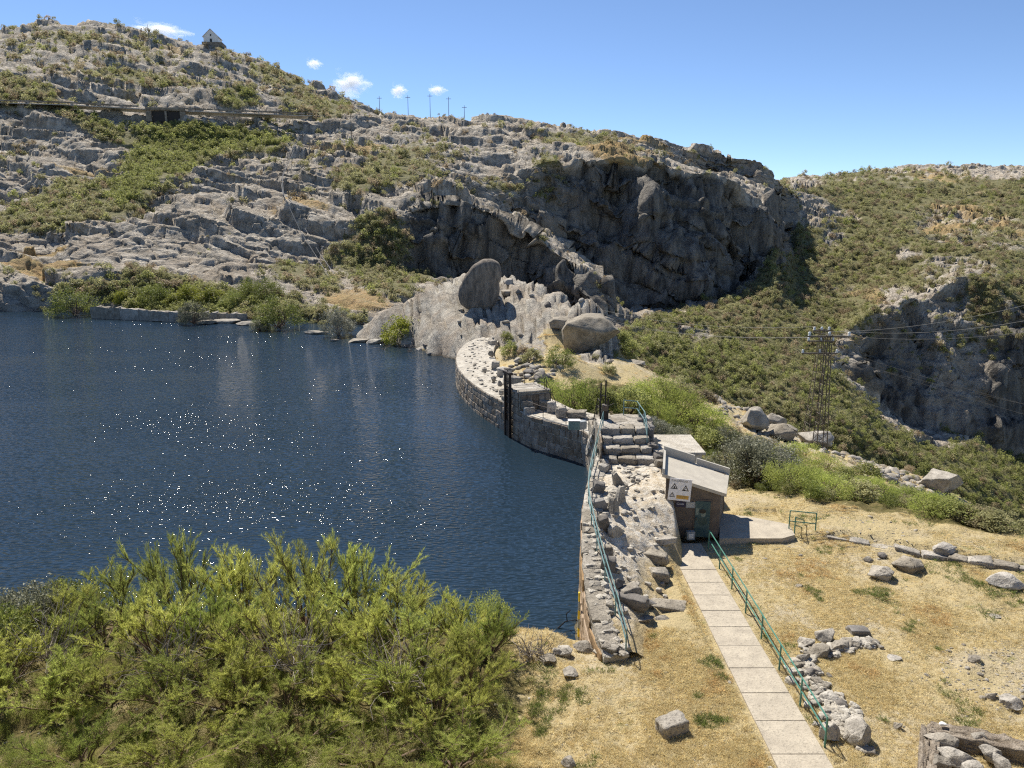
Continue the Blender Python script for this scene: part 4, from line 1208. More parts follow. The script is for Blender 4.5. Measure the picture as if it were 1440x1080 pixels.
# roof slab
def rz_(p): return zl + 0.02 + (zr - zl) * ((p - FL).dot(fd) / (FR_ - FL).length)
rc_ = [FL + Vector((-.28, -.22, 0)), FR_ + Vector((.25, -.22, 0)), BR + Vector((.28, .2, 0)), BL + Vector((-.2, .25, 0))]
V = [(p.x, p.y, rz_(p)) for p in rc_] + [(p.x, p.y, rz_(p) + .17) for p in rc_]
mb = MB(); mb.add([Vector(v) - org for v in V], [(3, 2, 1, 0), (4, 5, 6, 7), (0, 1, 5, 4), (1, 2, 6, 5), (2, 3, 7, 6), (3, 0, 4, 7)])
mb.build('roof', M['roof'], t)
def parapet(p, q, h, w, name='parapet'):
    d = (q - p).normalized(); n_ = Vector((d.y, -d.x, 0)) * w
    V = []
    for a_, zz in ((p, 0.172), (q, 0.172), (q + n_, 0.172), (p + n_, 0.172), (p, h), (q, h), (q + n_, h), (p + n_, h)):
        V.append(Vector((a_.x, a_.y, rz_(a_) + zz)) - org)
    MB().add(V, [(3, 2, 1, 0), (4, 5, 6, 7), (0, 1, 5, 4), (1, 2, 6, 5), (2, 3, 7, 6), (3, 0, 4, 7)]).build(name, M['concrete'], t)
bl, br, fl = rc_[3], rc_[2], rc_[0]
parapet(bl, bl.lerp(br, .47), .62, .14); parapet(bl.lerp(br, .50), br, .5, .14); parapet(fl + Vector((0.03, .1, 0)), bl, .42, .12)
# door and plates on the front wall
def onwall(s, z, off):
    p = FL + fd * s + Vector((fd.y, -fd.x, 0)) * off
    return Vector((p.x, p.y, z)) - org
wan = math.atan2(fd.y, fd.x)
def plate(name, s0, s1, z0, z1, mat, off, th=.03, parent=None):
    mb = MB(); mb.box(0, s1 - s0, -th, 0, 0, z1 - z0)
    return mb.build(name, mat, parent or t, loc=onwall(s0, z0, off), rot=(0, 0, wan))
d0, d1 = 1.52, 2.28
plate('door_frame', d0 - .08, d1 + .08, 0.0, 2.06, M['hut_wall'], .01, .03)
door = plate('door', d0, d1, 0.02, 1.98, M['teal'], .05, .04)
def sub(parent, name, V, Fs, mat):
    return MB().add(V, Fs).build(name, mat, parent)
# the worn picture on the door: head shape with dark hair over pale patches
M['pale_teal'] = flat_mat('poster_pale', (0.22, 0.26, 0.22), 0.6, 0, (0.10, 0.14, 0.13), 9)
def disc(cx, cz_, rx, rz2, n=14, y=-.044, a0=0, a1=2 * math.pi):
    return [(cx + rx * math.cos(a0 + (a1 - a0) * i / n), y, cz_ + rz2 * math.sin(a0 + (a1 - a0) * i / n)) for i in range(n)]
sub(door, 'picture_face', disc(.42, 1.28, .13, .18), [tuple(range(14))], M['pale_teal'])
sub(door, 'picture_hair', disc(.38, 1.42, .17, .12, y=-.047), [tuple(range(14))], M['black'])
sub(door, 'picture_patch', [(.03, -.044, 1.2), (.17, -.044, 1.22), (.19, -.044, 1.55), (.03, -.044, 1.6)], [(0, 1, 2, 3)], M['pale_teal'])
sub(door, 'picture_body', disc(.40, .86, .24, .22), [tuple(range(14))], flat_mat('poster_dark', (0.035, 0.07, 0.06), 0.6, 0, (0.09, 0.11, 0.10), 10))
plate('handle', d0 + .06, d0 + .1, .95, 1.1, M['galv'], .095, .04)
def text(body, size, mat, parent, loc, rot, name='lettering', sx=1.0, ext=0.002):
    cu = bpy.data.curves.new(name, 'FONT'); cu.body = body; cu.size = size; cu.extrude = ext; cu.align_x = 'LEFT'
    cu.resolution_u = 2
    ob = bpy.data.objects.new('tmp_text', cu); COL.objects.link(ob)
    bpy.context.view_layer.update()
    me = bpy.data.meshes.new_from_object(ob.evaluated_get(bpy.context.evaluated_depsgraph_get()))
    bpy.data.objects.remove(ob)
    me.materials.clear(); me.materials.append(mat)
    return link(name, me, parent, loc, rot, (sx, 1, 1))
# warning sign
sgn = thing('warning_sign', 'white danger sign with three black warning triangles on the hut front', 'sign', tuple(onwall(0.08, 2.08, .29) + org), wan)
sgn.rotation_euler = (0, R(3.5), wan)
SW, SH = 1.13, 1.18
MB().box(0, SW, -.03, 0, 0, SH).build('board', M['sign_white'], sgn)
for x_ in (.2, .9): MB().box(x_, x_ + .04, 0.002, .26, .25, .29).build('bracket', M['iron'], sgn)
text('ZONA PERIGOSA', .135, M['black'], sgn, (.09, -.033, SH - .17), (math.pi / 2, 0, 0), sx=.80)
def tri(cx, cz_, s, name='warning_triangle'):
    h_ = s * .9; y = -.034; k = .62
    o3 = [(cx - s / 2, y, cz_ - h_ / 3), (cx + s / 2, y, cz_ - h_ / 3), (cx, y, cz_ + h_ * 2 / 3)]
    i3 = [(cx + (p[0] - cx) * k, y, cz_ + (p[2] - cz_) * k) for p in o3]
    MB().add(o3 + i3, [(0, 1, 4, 3), (1, 2, 5, 4), (2, 0, 3, 5)]).build(name, M['black'], sgn)
tri(.27, .72, .36); tri(.84, .66, .36); tri(.20, .26, .30)
MB().add(disc(.27, .70, .045, .06, 8, -.034), [tuple(range(8))]).build('pictogram', M['black'], sgn)
MB().add([(.72, -.034, .575), (.80, -.034, .66), (.84, -.034, .60), (.95, -.034, .565), (.95, -.034, .555), (.72, -.034, .555)], [(5, 4, 3, 2, 1, 0)]).add(disc(.85, .70, .03, .03, 8, -.034), [tuple(range(8))]).build('pictogram', M['black'], sgn)
MB().add([(.185, -.034, .20), (.215, -.034, .20), (.215, -.034, .33), (.185, -.034, .33)], [(0, 1, 2, 3)]).build('pictogram', M['black'], sgn)
MB().add([(.42, -.034, .10), (1.04, -.034, .10), (1.04, -.034, .30), (.42, -.034, .30)], [(0, 1, 2, 3)]).build('amber_panel', M['orange'], sgn)
for k in range(3):
    MB().add([(.47, -.037, .15 + k * .05), (.98 - .1 * (k == 0), -.037, .15 + k * .05), (.98 - .1 * (k == 0), -.037, .165 + k * .05), (.47, -.037, .165 + k * .05)], [(0, 1, 2, 3)]).build('text_line', flat_mat('faded_print', (.3, .18, .05)), sgn)
s2 = thing('notice_plate', 'small dark blue plate with white lettering under the danger sign', 'plate', tuple(onwall(.52, 1.60, .04) + org), wan)
MB().box(0, .50, -.02, 0, 0, .36).build('board', M['navy'], s2)
text('Cuido', .15, M['sign_white'], s2, (.05, -.023, .13), (math.pi / 2, 0, 0))
s3 = thing('notice_plate', 'small grey plate with faint lines beside the blue one', 'plate', tuple(onwall(1.04, 1.58, .04) + org), wan)
MB().box(0, .50, -.02, 0, 0, .34).build('board', M['grey'], s3)
for k in range(4): MB().add([(.06, -.022, .07 + k * .06), (.42, -.022, .07 + k * .06), (.42, -.022, .082 + k * .06), (.06, -.022, .082 + k * .06)], [(0, 1, 2, 3)]).build('text_line', M['white'], s3)
s4 = thing('equipment_box', 'small grey box standing on the ground left of the hut door', 'box', (9.0, 36.6, 0.0), .1)
MB().box(0, .42, -.25, 0, 0.02, .48, .02).build('case', M['grey'], s4); MB().box(.08, .34, -.262, -.251, .12, .38).build('cover', M['white'], s4)

# ------------------------------------------------------------------ path, platform, low wall
path = bpy.data.objects.new('path', None); COL.objects.link(path); path.location = (7.95, 18, 0); tag(path, kind='structure')
ysl = [35.95, 32.97, 31.67, 30.46, 29.1, 27.8, 26.4, 24.9, 23.4, 21.9, 20.3, 18.8, 17.3, 15.9]
for i in range(len(ysl) - 1):
    y1, y0 = ysl[i] - .012, ysl[i + 1] + .012
    zz = random.uniform(.045, .06)
    MB().box(0, 1.66, 0, y1 - y0, -0.3, 0, .012).build('slab', M['paving'], path, loc=(.03 + random.uniform(-.006, .006), y0 - 18, zz), rot=(random.uniform(-.002, .002), random.uniform(-.002, .002), 0))
plf = MB()
op = [atZ(1012,757,.25), atZ(1100,757,.25), atZ(1118,752,.25), atZ(1109,737,.25), atZ(1062,728,.25), atZ(1012,721,.25)]
V = [(x, y, -.5) for x, y, z_ in op] + [(x, y, .25) for x, y, z_ in op]
plf.add(V, [tuple(range(5, -1, -1)), tuple(range(6, 12))] + [(i, (i + 1) % 6, 6 + (i + 1) % 6, 6 + i) for i in range(6)])
o = plf.build('concrete_platform', M['paving']); tag(o, 'low pale concrete platform beside the hut catching its shadow', 'platform')
lw = thing('low_stone_wall', 'low terrace wall of flat stones crossing the dry grass on the right', 'stone wall', atZ(1135, 756, 0))
ws = [(1135,756),(1165,762),(1195,767),(1225,772),(1260,779),(1300,787),(1335,793),(1365,799),(1400,803),(1440,811),(1500,822)]
WP = [Vector(atZ(x, y, 0.0)) for x, y in ws]; l0 = Vector(lw.location)
for i in range(len(WP) - 1):
    a_, b_ = WP[i], WP[i + 1]; n = max(1, round((b_ - a_).length / .9))
    for k in range(n):
        p = a_.lerp(b_, (k + .5) / n); an = math.atan2(b_.y - a_.y, b_.x - a_.x)
        hh = .30 + .12 * (i > 3) + random.uniform(-.10, .08)
        if i < 3 and random.random() < .3: hh *= .5
        link('stone', random.choice(BLOCKS), lw, p - l0 + Vector((random.uniform(-.08, .08), .3 + random.uniform(-.1, .1), hh * .32)), (random.uniform(-.08, .08), random.uniform(-.1, .1), an + random.uniform(-.14, .14)), ((b_ - a_).length / n * random.uniform(.92, 1.04), random.uniform(.5, .75), hh))
# ruined trough at the lower right corner
tr = thing('ruined_wall', 'broken low mortared stone wall with a dark hollow, lower right corner', 'ruined wall', atZ(1300, 1050, 0))
t0 = Vector(tr.location)
A_ = Vector(atZ(1298, 1015, .45)); B_ = Vector(atZ(1450, 1052, .45)); C_ = Vector(atZ(1300, 1120, .45))
def thick(name, p, q, w, z0, z1, mat, seed):
    d = (q - p); L_ = d.length; an = math.atan2(d.y, d.x)
    me = block_mesh(name, seed, mat, 22, .035, .05)
    co = np.array([v.co[:] for v in me.vertices], dtype=np.float32); qq = co * np.array([L_, w, z1 - z0], dtype=np.float32)
    _f, e_, c_ = worley(qq, 2.6, seed); dd_ = (c_ - .5) * .22 - .16 * (1 - sstep(0, .14, e_)) + .10 * fbm(qq, 2.0, 3, seed)
    co += co / np.linalg.norm(co * np.array([.2, 1, 1]), axis=1, keepdims=True) * dd_[:, None] * np.array([.05, .6, .45])
    me.vertices.foreach_set('co', co.ravel()); me.update()
    return link(name, me, tr, (p + q) / 2 - t0 + Vector((0, 0, (z0 + z1) / 2 - .45)), (0, 0, an), (L_, w, z1 - z0))
M['old_mortar_rough'] = stone_mat('rough_mortar', (0.40, 0.34, 0.27), (0.20, 0.16, 0.12), 2.2, 0.10, 0.8, rnd=False)
thick('back_wall', A_, B_ + (B_ - A_) * .3, .75, -.9, .48, M['old_mortar_rough'], 71)
thick('side_wall', A_ + Vector((.1, -.3, 0)), C_, .5, -.9, .40, M['old_mortar_rough'], 72)
for px, py, s_, h_, sd in [(1330,1045,.9,.5,1),(1345,1070,1.1,.55,2),(1378,1040,.8,.45,3),(1395,1062,.9,.5,0),(1322,1075,.6,.4,4),(1365,1085,.8,.6,5),(1410,1080,.6,.5,1)]:
    p = Vector(atZ(px, py, .3))
    link('fallen_stone', ROCKS[sd], tr, p - t0 + Vector((0, 0, .05)), (random.uniform(-.4, .4), random.uniform(-.4, .4), random.uniform(0, 3)), (s_ * .6, s_ * .45, h_ * .55))
link('white_stone', rock_mesh('white_stone', 81, 3, 8, mat=M['white']), tr, Vector(atZ(1326, 1018, .5)) - t0, (0, 0, .3), (.13, .1, .06))

# ------------------------------------------------------------------ boulders and stones on the terrace and along the slopes
for px, py, w, d_, h, kd, rz, lab in [
    (1247,818,2.0,1.3,1.0,'rock',10,'pale rounded boulder, left one of the pair on the dry grass'),(1287,808,2.3,1.6,1.1,'rock',-20,'pale rounded boulder, right one of the pair on the dry grass'),
    (1243,786,.75,.6,.5,'dark',0,'small dark stone just above the pair of pale boulders'),(1222,790,.6,.5,.3,'rock',0,'small pale stone left above the pair of boulders'),
    (1333,782,1.5,1.1,.9,'rock',30,'boulder sitting on the low terrace wall'),(1418,828,2.0,1.4,.8,'rock',0,'pale boulder cut by the right edge below the terrace wall'),
    (946,1034,.95,.62,.62,'block',28,'squared grey block with a white top lying alone on the grass'),(800,1080,.6,.5,.4,'rock',0,'grey stone half cut off at the bottom edge beside the broom'),
    (1138,912,.85,.7,.5,'rock',0,'leftmost pale stone at the top of the rock line beside the railing'),(1165,905,1.0,.8,.75,'rock',40,'pointed grey stone at the top of the rock line'),(1158,925,1.1,.9,.6,'rock',0,'broad lichened stone below the pointed one'),
    (1182,917,1.0,.8,.5,'rock',20,'pale stone right of the broad lichened one'),(1210,893,.75,.5,.3,'darkblock',0,'flat dark stone at the right tip of the rock line'),(1203,908,1.1,.6,.3,'rock',0,'low pale stone under the flat dark one'),(1228,908,1.2,.8,.22,'rock',0,'low spread of pale rock right of the rock line'),
    (1130,935,.7,.6,.5,'rock',0,'pale stone touching the railing, upper one'),(1144,952,.75,.6,.4,'dark',0,'dark-topped stone of the rock line beside the third lowest post'),(1152,965,.6,.5,.4,'rock',0,'grey stone next below the dark-topped one'),
    (1150,978,.7,.6,.35,'rock',0,'low stone near the railing, half way down the rock line'),(1170,990,1.0,.8,.4,'rock',0,'low rough stone above the two big end stones'),(1186,1000,.7,.6,.5,'dark',0,'dark-edged stone just above the biggest end stone'),
    (1172,1045,1.0,.9,.95,'rock',0,'tall rounded stone beside the last railing post'),(1209,1052,1.3,1.1,1.1,'rock',60,'biggest rough stone at the lower end of the rock line'),
    (1262,930,.7,.5,.15,'rock',0,'flat grey stone lying alone in the dry grass above the ruined wall'),(1374,932,.7,.5,.3,'rock',0,'stone at the left edge of the gravel patch'),(1397,985,.5,.4,.3,'rock',0,'small grey stone on the grass below the gravel patch'),
    (1430,1000,1.2,1.0,.6,'rock',0,'rough stone cut by the right edge above the ruined wall'),(1265,1027,.35,.3,.35,'rock',0,'small upright grey stone left of the ruined wall'),(1402,870,.8,.5,.05,'rock',0,'flat pale stone flush with the grass at the far right'),
    (1125,826,.5,.35,.12,'rock',0,'small pale stone lying in the open dry grass'),(1077,787,.4,.25,.1,'rock',0,'small flat stone in the grass below the platform')]:
    put_rock('boulder' if w > 1.4 else 'stone', lab, px, py, (w, d_, h), kd, 'boulder' if w > 1.4 else 'stone', rz, sink=.30)
for px, py, w, d_, h, kd, lab in [
    (1062,606,3.0,2.6,2.4,'rock','grey boulder with a dark face left of the pylons'),(1091,606,3.6,3.0,2.2,'rock','pale broad boulder right beside the dark-faced one'),(1108,622,4.6,3.4,2.1,'rock','large rounded boulder just above the green scrub left of the near pylon'),
    (1152,632,4.0,3.0,2.0,'rock','boulder at the foot of the near pylon'),(1055,578,3.6,2.6,1.5,'rock','pale boulder on the crest above the dark-faced one'),(1030,560,3.4,2.4,1.3,'rock','low boulder on the crest left of the other crest boulders'),
    (1170,597,4.2,3.0,1.8,'rock','pale boulder behind the pylons on the crest'),(1140,592,4.6,3,1.6,'rock','flat pale boulder behind the far pylon'),
    (1246,648,2.8,2.4,2.2,'rock','leftmost boulder of the row on the right-hand crest'),(1262,656,2.0,1.8,1.2,'rock','small boulder beside the leftmost one on the right-hand crest'),(1281,655,1.8,1.6,1.7,'rock','pointed pale boulder in the middle of the right-hand crest row'),(1294,668,1.8,1.6,1.2,'rock','low boulder tucked beside the pointed one'),
    (1333,702,4.2,3.4,2.9,'rock','largest boulder of the right-hand crest row, dark on its right side'),(1372,712,2.2,1.8,1.0,'rock','low boulder right of the largest crest boulder'),
    (834,495,9.8,7.6,5.6,'rock','massive rounded rock nose at the right end of the spur, dark on its face'),(795,462,4.6,4,1.8,'rock','broad pale slab on top of the spur left of the rock nose'),
    (745,528,1.6,1.4,.9,'dark','dark boulder among rubble right of the far dam'),(766,537,2.3,1.5,1.0,'dark','dark pointed boulder right of the far dam, above the shrubs'),(730,512,1.4,1.2,.8,'rock','pale rock right of the far dam under the dark shrub'),
    (895,462,2.4,2,1.4,'rock','small pale rock in the scrub behind the spur nose'),
    (858,512,1.5,1.2,.7,'rock','pale stone at the foot of the dark spur nose'),(900,515,2.5,1.6,.7,'rock','flat stone lying on the dry slope right of the spur')]:
    put_rock('boulder', lab, px, py, (w * 1.25, d_ * 1.2, h * 1.3), kd, 'boulder', sink=.22)
# rock ledges standing out of the lake in front of the far wall
for px, py, w, d_, h, lab in [(225,452,6,3,1.0,'flat pale rock ledge at the water, left of the waterside bush'),(288,456,6,3,1.3,'pale pink rock ledge at the water under the far wall'),(318,455,7,3.5,1.4,'largest pale rock ledge at the water, before the round willow'),(345,458,5,3,1.2,'dark-edged rock ledge touching the round willow'),
    (440,470,5,3,1.0,'layered rock ledge between the two willows'),(468,480,1.6,1.2,.6,'round pale stone at the water below the silver willow'),(505,482,5,3,1.0,'flat pale ledge left of the yellow-green bush'),(525,484,4,3,1.1,'dark-sided ledge beside the yellow-green bush')]:
    p = Vector(atZ(px, py, WATER))
    put_rock('rock_ledge', lab, px, py, (w, d_, h), 'rock', 'rock', rz=random.uniform(-20, 20), P=p, sink=.3)
for i, (px, py, w, h) in enumerate([(572,490,2.5,1.0),(590,496,2.2,1.2),(606,500,2.0,.9),(552,488,2.4,1.0),(598,488,1.8,1.0),(580,480,1.8,.9)]):
    p = hit(px, py, 60)
    put_rock('shore_stone', 'rounded grey stone at the water below the spur, ' + ['right of the bright bush', 'second from the dam end', 'nearest the far dam end', 'left one under the bush', 'upper right of the pile', 'uppermost of the pile'][i], px, py, (w, w * .8, h), 'rock' if i % 2 else 'dark', 'stone', P=p, group='stones piled at the water below the spur')
for px, py, w, h, lab in [(770,935,1.0,.35,'left stone of the pale row at the water corner by the dam end'),(795,926,1.2,.5,'middle stone of the pale row at the water corner'),(822,918,1.1,.5,'yellowish stone right at the gauge foot'),(845,924,.9,.35,'white stone at the end of the railing'),(803,954,.9,.3,'grey flat stone in the grass below the water corner'),(783,922,.6,.3,'small pale stone at the waterline near the dead branches')]:
    put_rock('stone', lab, px, py, (w, w * .7, h), 'rock', 'stone', P=hit(px, py))

# ------------------------------------------------------------------ far shore wall
w0 = Vector(atZ(131, 447, WATER)); w1 = Vector(atZ(240, 452, WATER)) ; w2 = Vector(atZ(347, 452, WATER))
t = thing('shore_wall', 'long low grey stone wall along the far shore behind the bushes', 'stone wall', tuple(w0))
def walls(pts, hts, th_, mat, name, parent, org_, n=10):
    for i in range(len(pts) - 1):
        a_, b_ = pts[i], pts[i + 1]
        for k in range(n):
            p, q = a_.lerp(b_, k / n), a_.lerp(b_, (k + 1) / n)
            h_ = hts[i] + (hts[i + 1] - hts[i]) * (k + .5) / n + random.uniform(-.04, .04)
            c_ = (p + q) / 2; an = math.atan2(q.y - p.y, q.x - p.x)
            link(name, random.choice(BLOCKS), parent, (c_.x - org_.x, c_.y - org_.y, h_ / 2 - .6), (0, 0, an), ((q - p).length * 1.02, th_, h_ + 1.2))
walls([w0, w1, w2], [2.5, 2.0, 1.6], 1.0, M['masonry'], 'wall_block', t, w0, 8)

# ------------------------------------------------------------------ pylons and wires
def pylon(label, foot, h, wb, wt, arms, seed, braces=12):
    t = thing('pylon', label, 'pylon', foot)
    def corner(k, f):
        w = wb + (wt - wb) * min(1, f * 1.15)
        sx, sy = ((-1, -1), (1, -1), (1, 1), (-1, 1))[k]
        return Vector((sx * w / 2, sy * w / 2, f * h))
    for k in range(4):
        MB().tube([corner(k, 0) - Vector((0, 0, 1.0)), corner(k, .87), corner(k, 1.0)], .055, 4, .035).build('leg', M['galv'], t)
    for i in range(braces):
        mb = MB()
        f0, f1_ = i / braces, (i + 1) / braces
        for k in range(4):
            a_, b_ = (k, (k + 1) % 4) if i % 2 else ((k + 1) % 4, k)
            mb.tube([corner(a_, f0), corner(b_, f1_)], .024, 4)
            mb.tube([corner(k, f1_), corner((k + 1) % 4, f1_)], .022, 4)
        mb.build('bracing', M['galv'], t)
    ends = []
    for zf, L_ in arms:
        z_ = h * zf
        mb = MB(); mb.box(-L_, L_, -.10, .10, z_ - .08, z_ + .08); mb.build('cross_arm', M['galv'], t)
        for x in (-L_ + .1, 0, L_ - .1):
            mb = MB()
            for q in range(3): mb.tube([(x, 0, z_ + .1 + q * .14), (x, 0, z_ + .2 + q * .14)], .17, 8, .10)
            mb.build('insulator', M['glass'], t)
            ends.append(Vector(foot) + Vector((x, 0, z_ + .5)))
    return t, ends
f1_ = hit(1152, 634, 60)
p1, e1_ = pylon('slim grey lattice pylon nearest, with one wide cross-arm at its top', tuple(f1_), 12.2, 1.2, .45, [(0.985, 2.1)], 1)
_x = (1136 - 720) / F * 97.0
f2_ = Vector((_x, 92.0, gz(_x, 92.0) - .2))
p2, e2_ = pylon('taller rusty lattice pylon behind, with three short cross-arms', tuple(f2_), 15.2, 2.1, .5, [(0.985, 1.0), (0.90, 1.6), (0.80, 2.2)], 2, 14)
def wire(label, p, q, sag, r=.013, n=18):
    p, q = Vector(p), Vector(q)
    pts = []
    for i in range(n + 1):
        f = i / n; c_ = p.lerp(q, f); c_.z -= sag * 4 * f * (1 - f); pts.append(c_ - p)
    t = MB().tube(pts, r, 4).build('power_line', M['wire'], loc=tuple(p)); tag(t, label, 'power line')
wl = ['topmost wire running left from the far pylon to the spur', 'upper wire of the lower pair running left from the far pylon', 'lower wire of the pair running left from the far pylon']
for k, (src, px, py, Y_) in enumerate([(e2_[0], 840, 434, 135), (e2_[3], 840, 446, 135), (e2_[4], 840, 449, 135)]):
    wire(wl[k], src, atY(px, py, Y_), 1.2)
for k, (src, px, py, Y_, s_, lab) in enumerate([(e1_[1], 1560, 396, 62, 1.0, 'highest wire rising to the right from the near pylon'), (e1_[2], 1560, 425, 62, 1.0, 'second wire rising to the right from the near pylon'), (e1_[0], 1560, 448, 62, 1.2, 'third wire rising to the right from the near pylon'),
        (e2_[7], 1600, 625, 80, .5, 'lowest wire falling to the right across the shaded cliff'), (e2_[8], 1600, 606, 80, .5, 'middle wire falling to the right across the shaded cliff'), (e2_[6], 1600, 600, 84, .5, 'upper wire falling to the right across the shaded cliff')]):
    wire(lab, src, atY(px, py, Y_), s_)

# ------------------------------------------------------------------ far things on the hills
def curve_at(line, px):
    L = LINES[line]; xs = [p[0] for p in L]
    return atY(px, float(np.interp(px, xs, [p[1] for p in L])), float(np.interp(px, xs, [p[2] for p in L])))
RD = [Vector(curve_at(7, px)) for px in np.linspace(-60, 436, 60)]
mbv = []
for i, p in enumerate(RD):
    d = (RD[min(i + 1, 59)] - RD[max(i - 1, 0)]); d.z = 0; d.normalize(); n_ = Vector((-d.y, d.x, 0))
    for w_, dz in ((-3.4, 0.1), (-3.3, 0.42), (3.0, 0.5), (3.1, -.5)): mbv.append((p.x + n_.x * w_, p.y + n_.y * w_, p.z + dz))
me = new_mesh('road', mbv, grid_faces(60, 4)[:, ::-1], M['crest']); tag(link('road', me), kind='structure')
t = thing('road_wall', 'low pale parapet wall along the mountain road on the left hill', 'wall', tuple(RD[0] + Vector((0, 0, .9))))
for i in range(59):
    a_, b_ = RD[i], RD[i + 1]
    if 31 <= i <= 36: continue
    d = (b_ - a_); an = math.atan2(d.y, d.x); n_ = Vector((-d.y, d.x, 0)).normalized()
    c_ = (a_ + b_) / 2 - n_ * 3.8 + Vector((0, 0, 0.95 + (.45)))
    MB().box(-d.length / 2 + .05, d.length / 2 - .05, -.25, .25, -.5, .12).build('wall_block', M['masonry'], t, loc=c_ - RD[0] - Vector((0, 0, .9)), rot=(0, 0, an))
bi = RD[33]; bj = RD[38]
d = (RD[38] - RD[32]); an = math.atan2(d.y, d.x); L_ = 16.0
bc = Vector(curve_at(7, 236)); n_ = Vector((-math.sin(an), math.cos(an), 0))
t = thing('road_bridge', 'small grey concrete road bridge over a gully on the left hill', 'bridge', tuple(bc - n_ * 4.6 + Vector((0, 0, -3.6))), an)
MB().box(-L_ / 2, L_ / 2, 0, 1.2, 3.5, 4.3).build('deck', M['masonry'], t)
MB().box(-L_ / 2, L_ / 2, 0.0, .3, 4.32, 4.8).build('parapet', M['masonry'], t)
for x0 in (-L_ / 2, L_ / 2 - 2.2): MB().box(x0, x0 + 2.2, .1, 1.2, -1, 3.28).build('abutment', M['masonry'], t)
MB().box(-L_ / 2 + 2.3, L_ / 2 - 2.3, .9, 1.1, -1, 3.25).build('gully_shade_sheet', M['iron'], t)  # near-black sheet painted in for the shade under the deck
MB().box(-.4, .4, .15, .85, -1, 3.28).build('pier', M['masonry'], t)
# chapel
hp = far_hit(298, 62, 5)
t = thing('chapel', 'small white gabled chapel on the top of the left hill', 'chapel', tuple(hp + Vector((0, 0, 1.6))), .12)
mb = MB(); mb.add([(-4.2, 0, 0), (4.2, 0, 0), (4.2, 0, 3.2), (0, 0, 7.2), (-4.2, 0, 3.2), (-4.2, 9, 0), (4.2, 9, 0), (4.2, 9, 3.2), (0, 9, 7.2), (-4.2, 9, 3.2)],
    [(0, 1, 2, 3, 4), (9, 8, 7, 6, 5), (1, 6, 7, 2), (5, 0, 4, 9), (5, 6, 1, 0)]); mb.build('wall', M['white'], t)
for s_ in (-1, 1):
    MB().add([(0, -.4, 7.25), (s_ * 4.8, -.4, 2.68), (s_ * 4.8, 9.4, 2.68), (0, 9.4, 7.25), (0, -.4, 7.5), (s_ * 4.8, -.4, 2.93), (s_ * 4.8, 9.4, 2.93), (0, 9.4, 7.5)],
             [(0, 1, 2, 3), (7, 6, 5, 4), (0, 4, 5, 1), (1, 5, 6, 2), (2, 6, 7, 3)]).build('roof', M['slate'], t)
MB().box(-.4, .4, -.06, -.004, 3.4, 4.4).build('window', M['black'], t)
MB().box(-.6, .6, -.06, -.004, 0, 1.9).build('door', M['black'], t)
MB().box(-5.2, 6.4, -.8, 9.8, -3.0, -.02).build('stone_base', M['masonry'], t)
# line poles
def line_pole(px, py0, py1, Y, label, grp=None, arm=True):
    b0 = Vector(atY(px, py0, Y)); h = atY(px, py1, Y)[2] - b0.z
    t = thing('utility_pole', label, 'utility pole', tuple(b0), group=grp)
    MB().tube([(0, 0, -3), (0, 0, h)], .17, 6, .11).build('pole', M['wood'], t)
    if arm: MB().box(-1.3, 1.3, -.1, .1, h - 1.2, h - 1.0).build('cross_arm', M['wood'], t)
for (px, py0, py1, lab) in [(534,158,135,'leftmost pole on the skyline, against the hill end'),(574,158,134,'second pole from the left on the skyline'),(605,158,132,'third and tallest pole on the skyline'),(631,158,136,'fourth pole from the left on the skyline'),(653,158,148,'small rightmost pole on the skyline')]:
    line_pole(px, py0, py1, 424, lab)
hp = far_hit(428, 214); line_pole(427, 222, 186, hp.y, 'dark pole on the pale slabs left of the centre ridge')
hp = far_hit(496, 206); line_pole(495, 208, 160, hp.y, 'dark pole on the slabs right below the road end')
MB().tube([(0, 0, 0), (0, 0, 7)], .1, 5).build('mast', M['galv'], loc=tuple(far_hit(210, 50, 5)))
tag(bpy.data.objects['mast'], 'thin mast on the skyline of the left hill before the cloud', 'mast')
for k, (pts, lab) in enumerate([([(423,195),(410,225),(398,255),(402,275),(412,292),(430,325),(452,362),(472,392)], 'pale cable running down the rocks, right one of two'), ([(420,196),(405,232),(395,262),(400,280),(408,298),(425,332),(445,365),(463,394)], 'pale cable running down the rocks, left one of two')]):
    PT = [far_hit(x, y) + Vector((0, -.8, 1.2)) for x, y in pts]
    o = MB().tube([p - PT[0] for p in PT], .09, 4).build('cable', M['wire'], loc=tuple(PT[0])); tag(o, lab, 'cable')
P_ = hit(595 - 22, 412, 60)
t = MB().tube([(0, 0, 0), (0, 0, 2.4)], .1, 5).build('marker_post', M['white'], loc=tuple(P_)); tag(t, 'thin pale post on the skyline of the low spur shoulder', 'post')
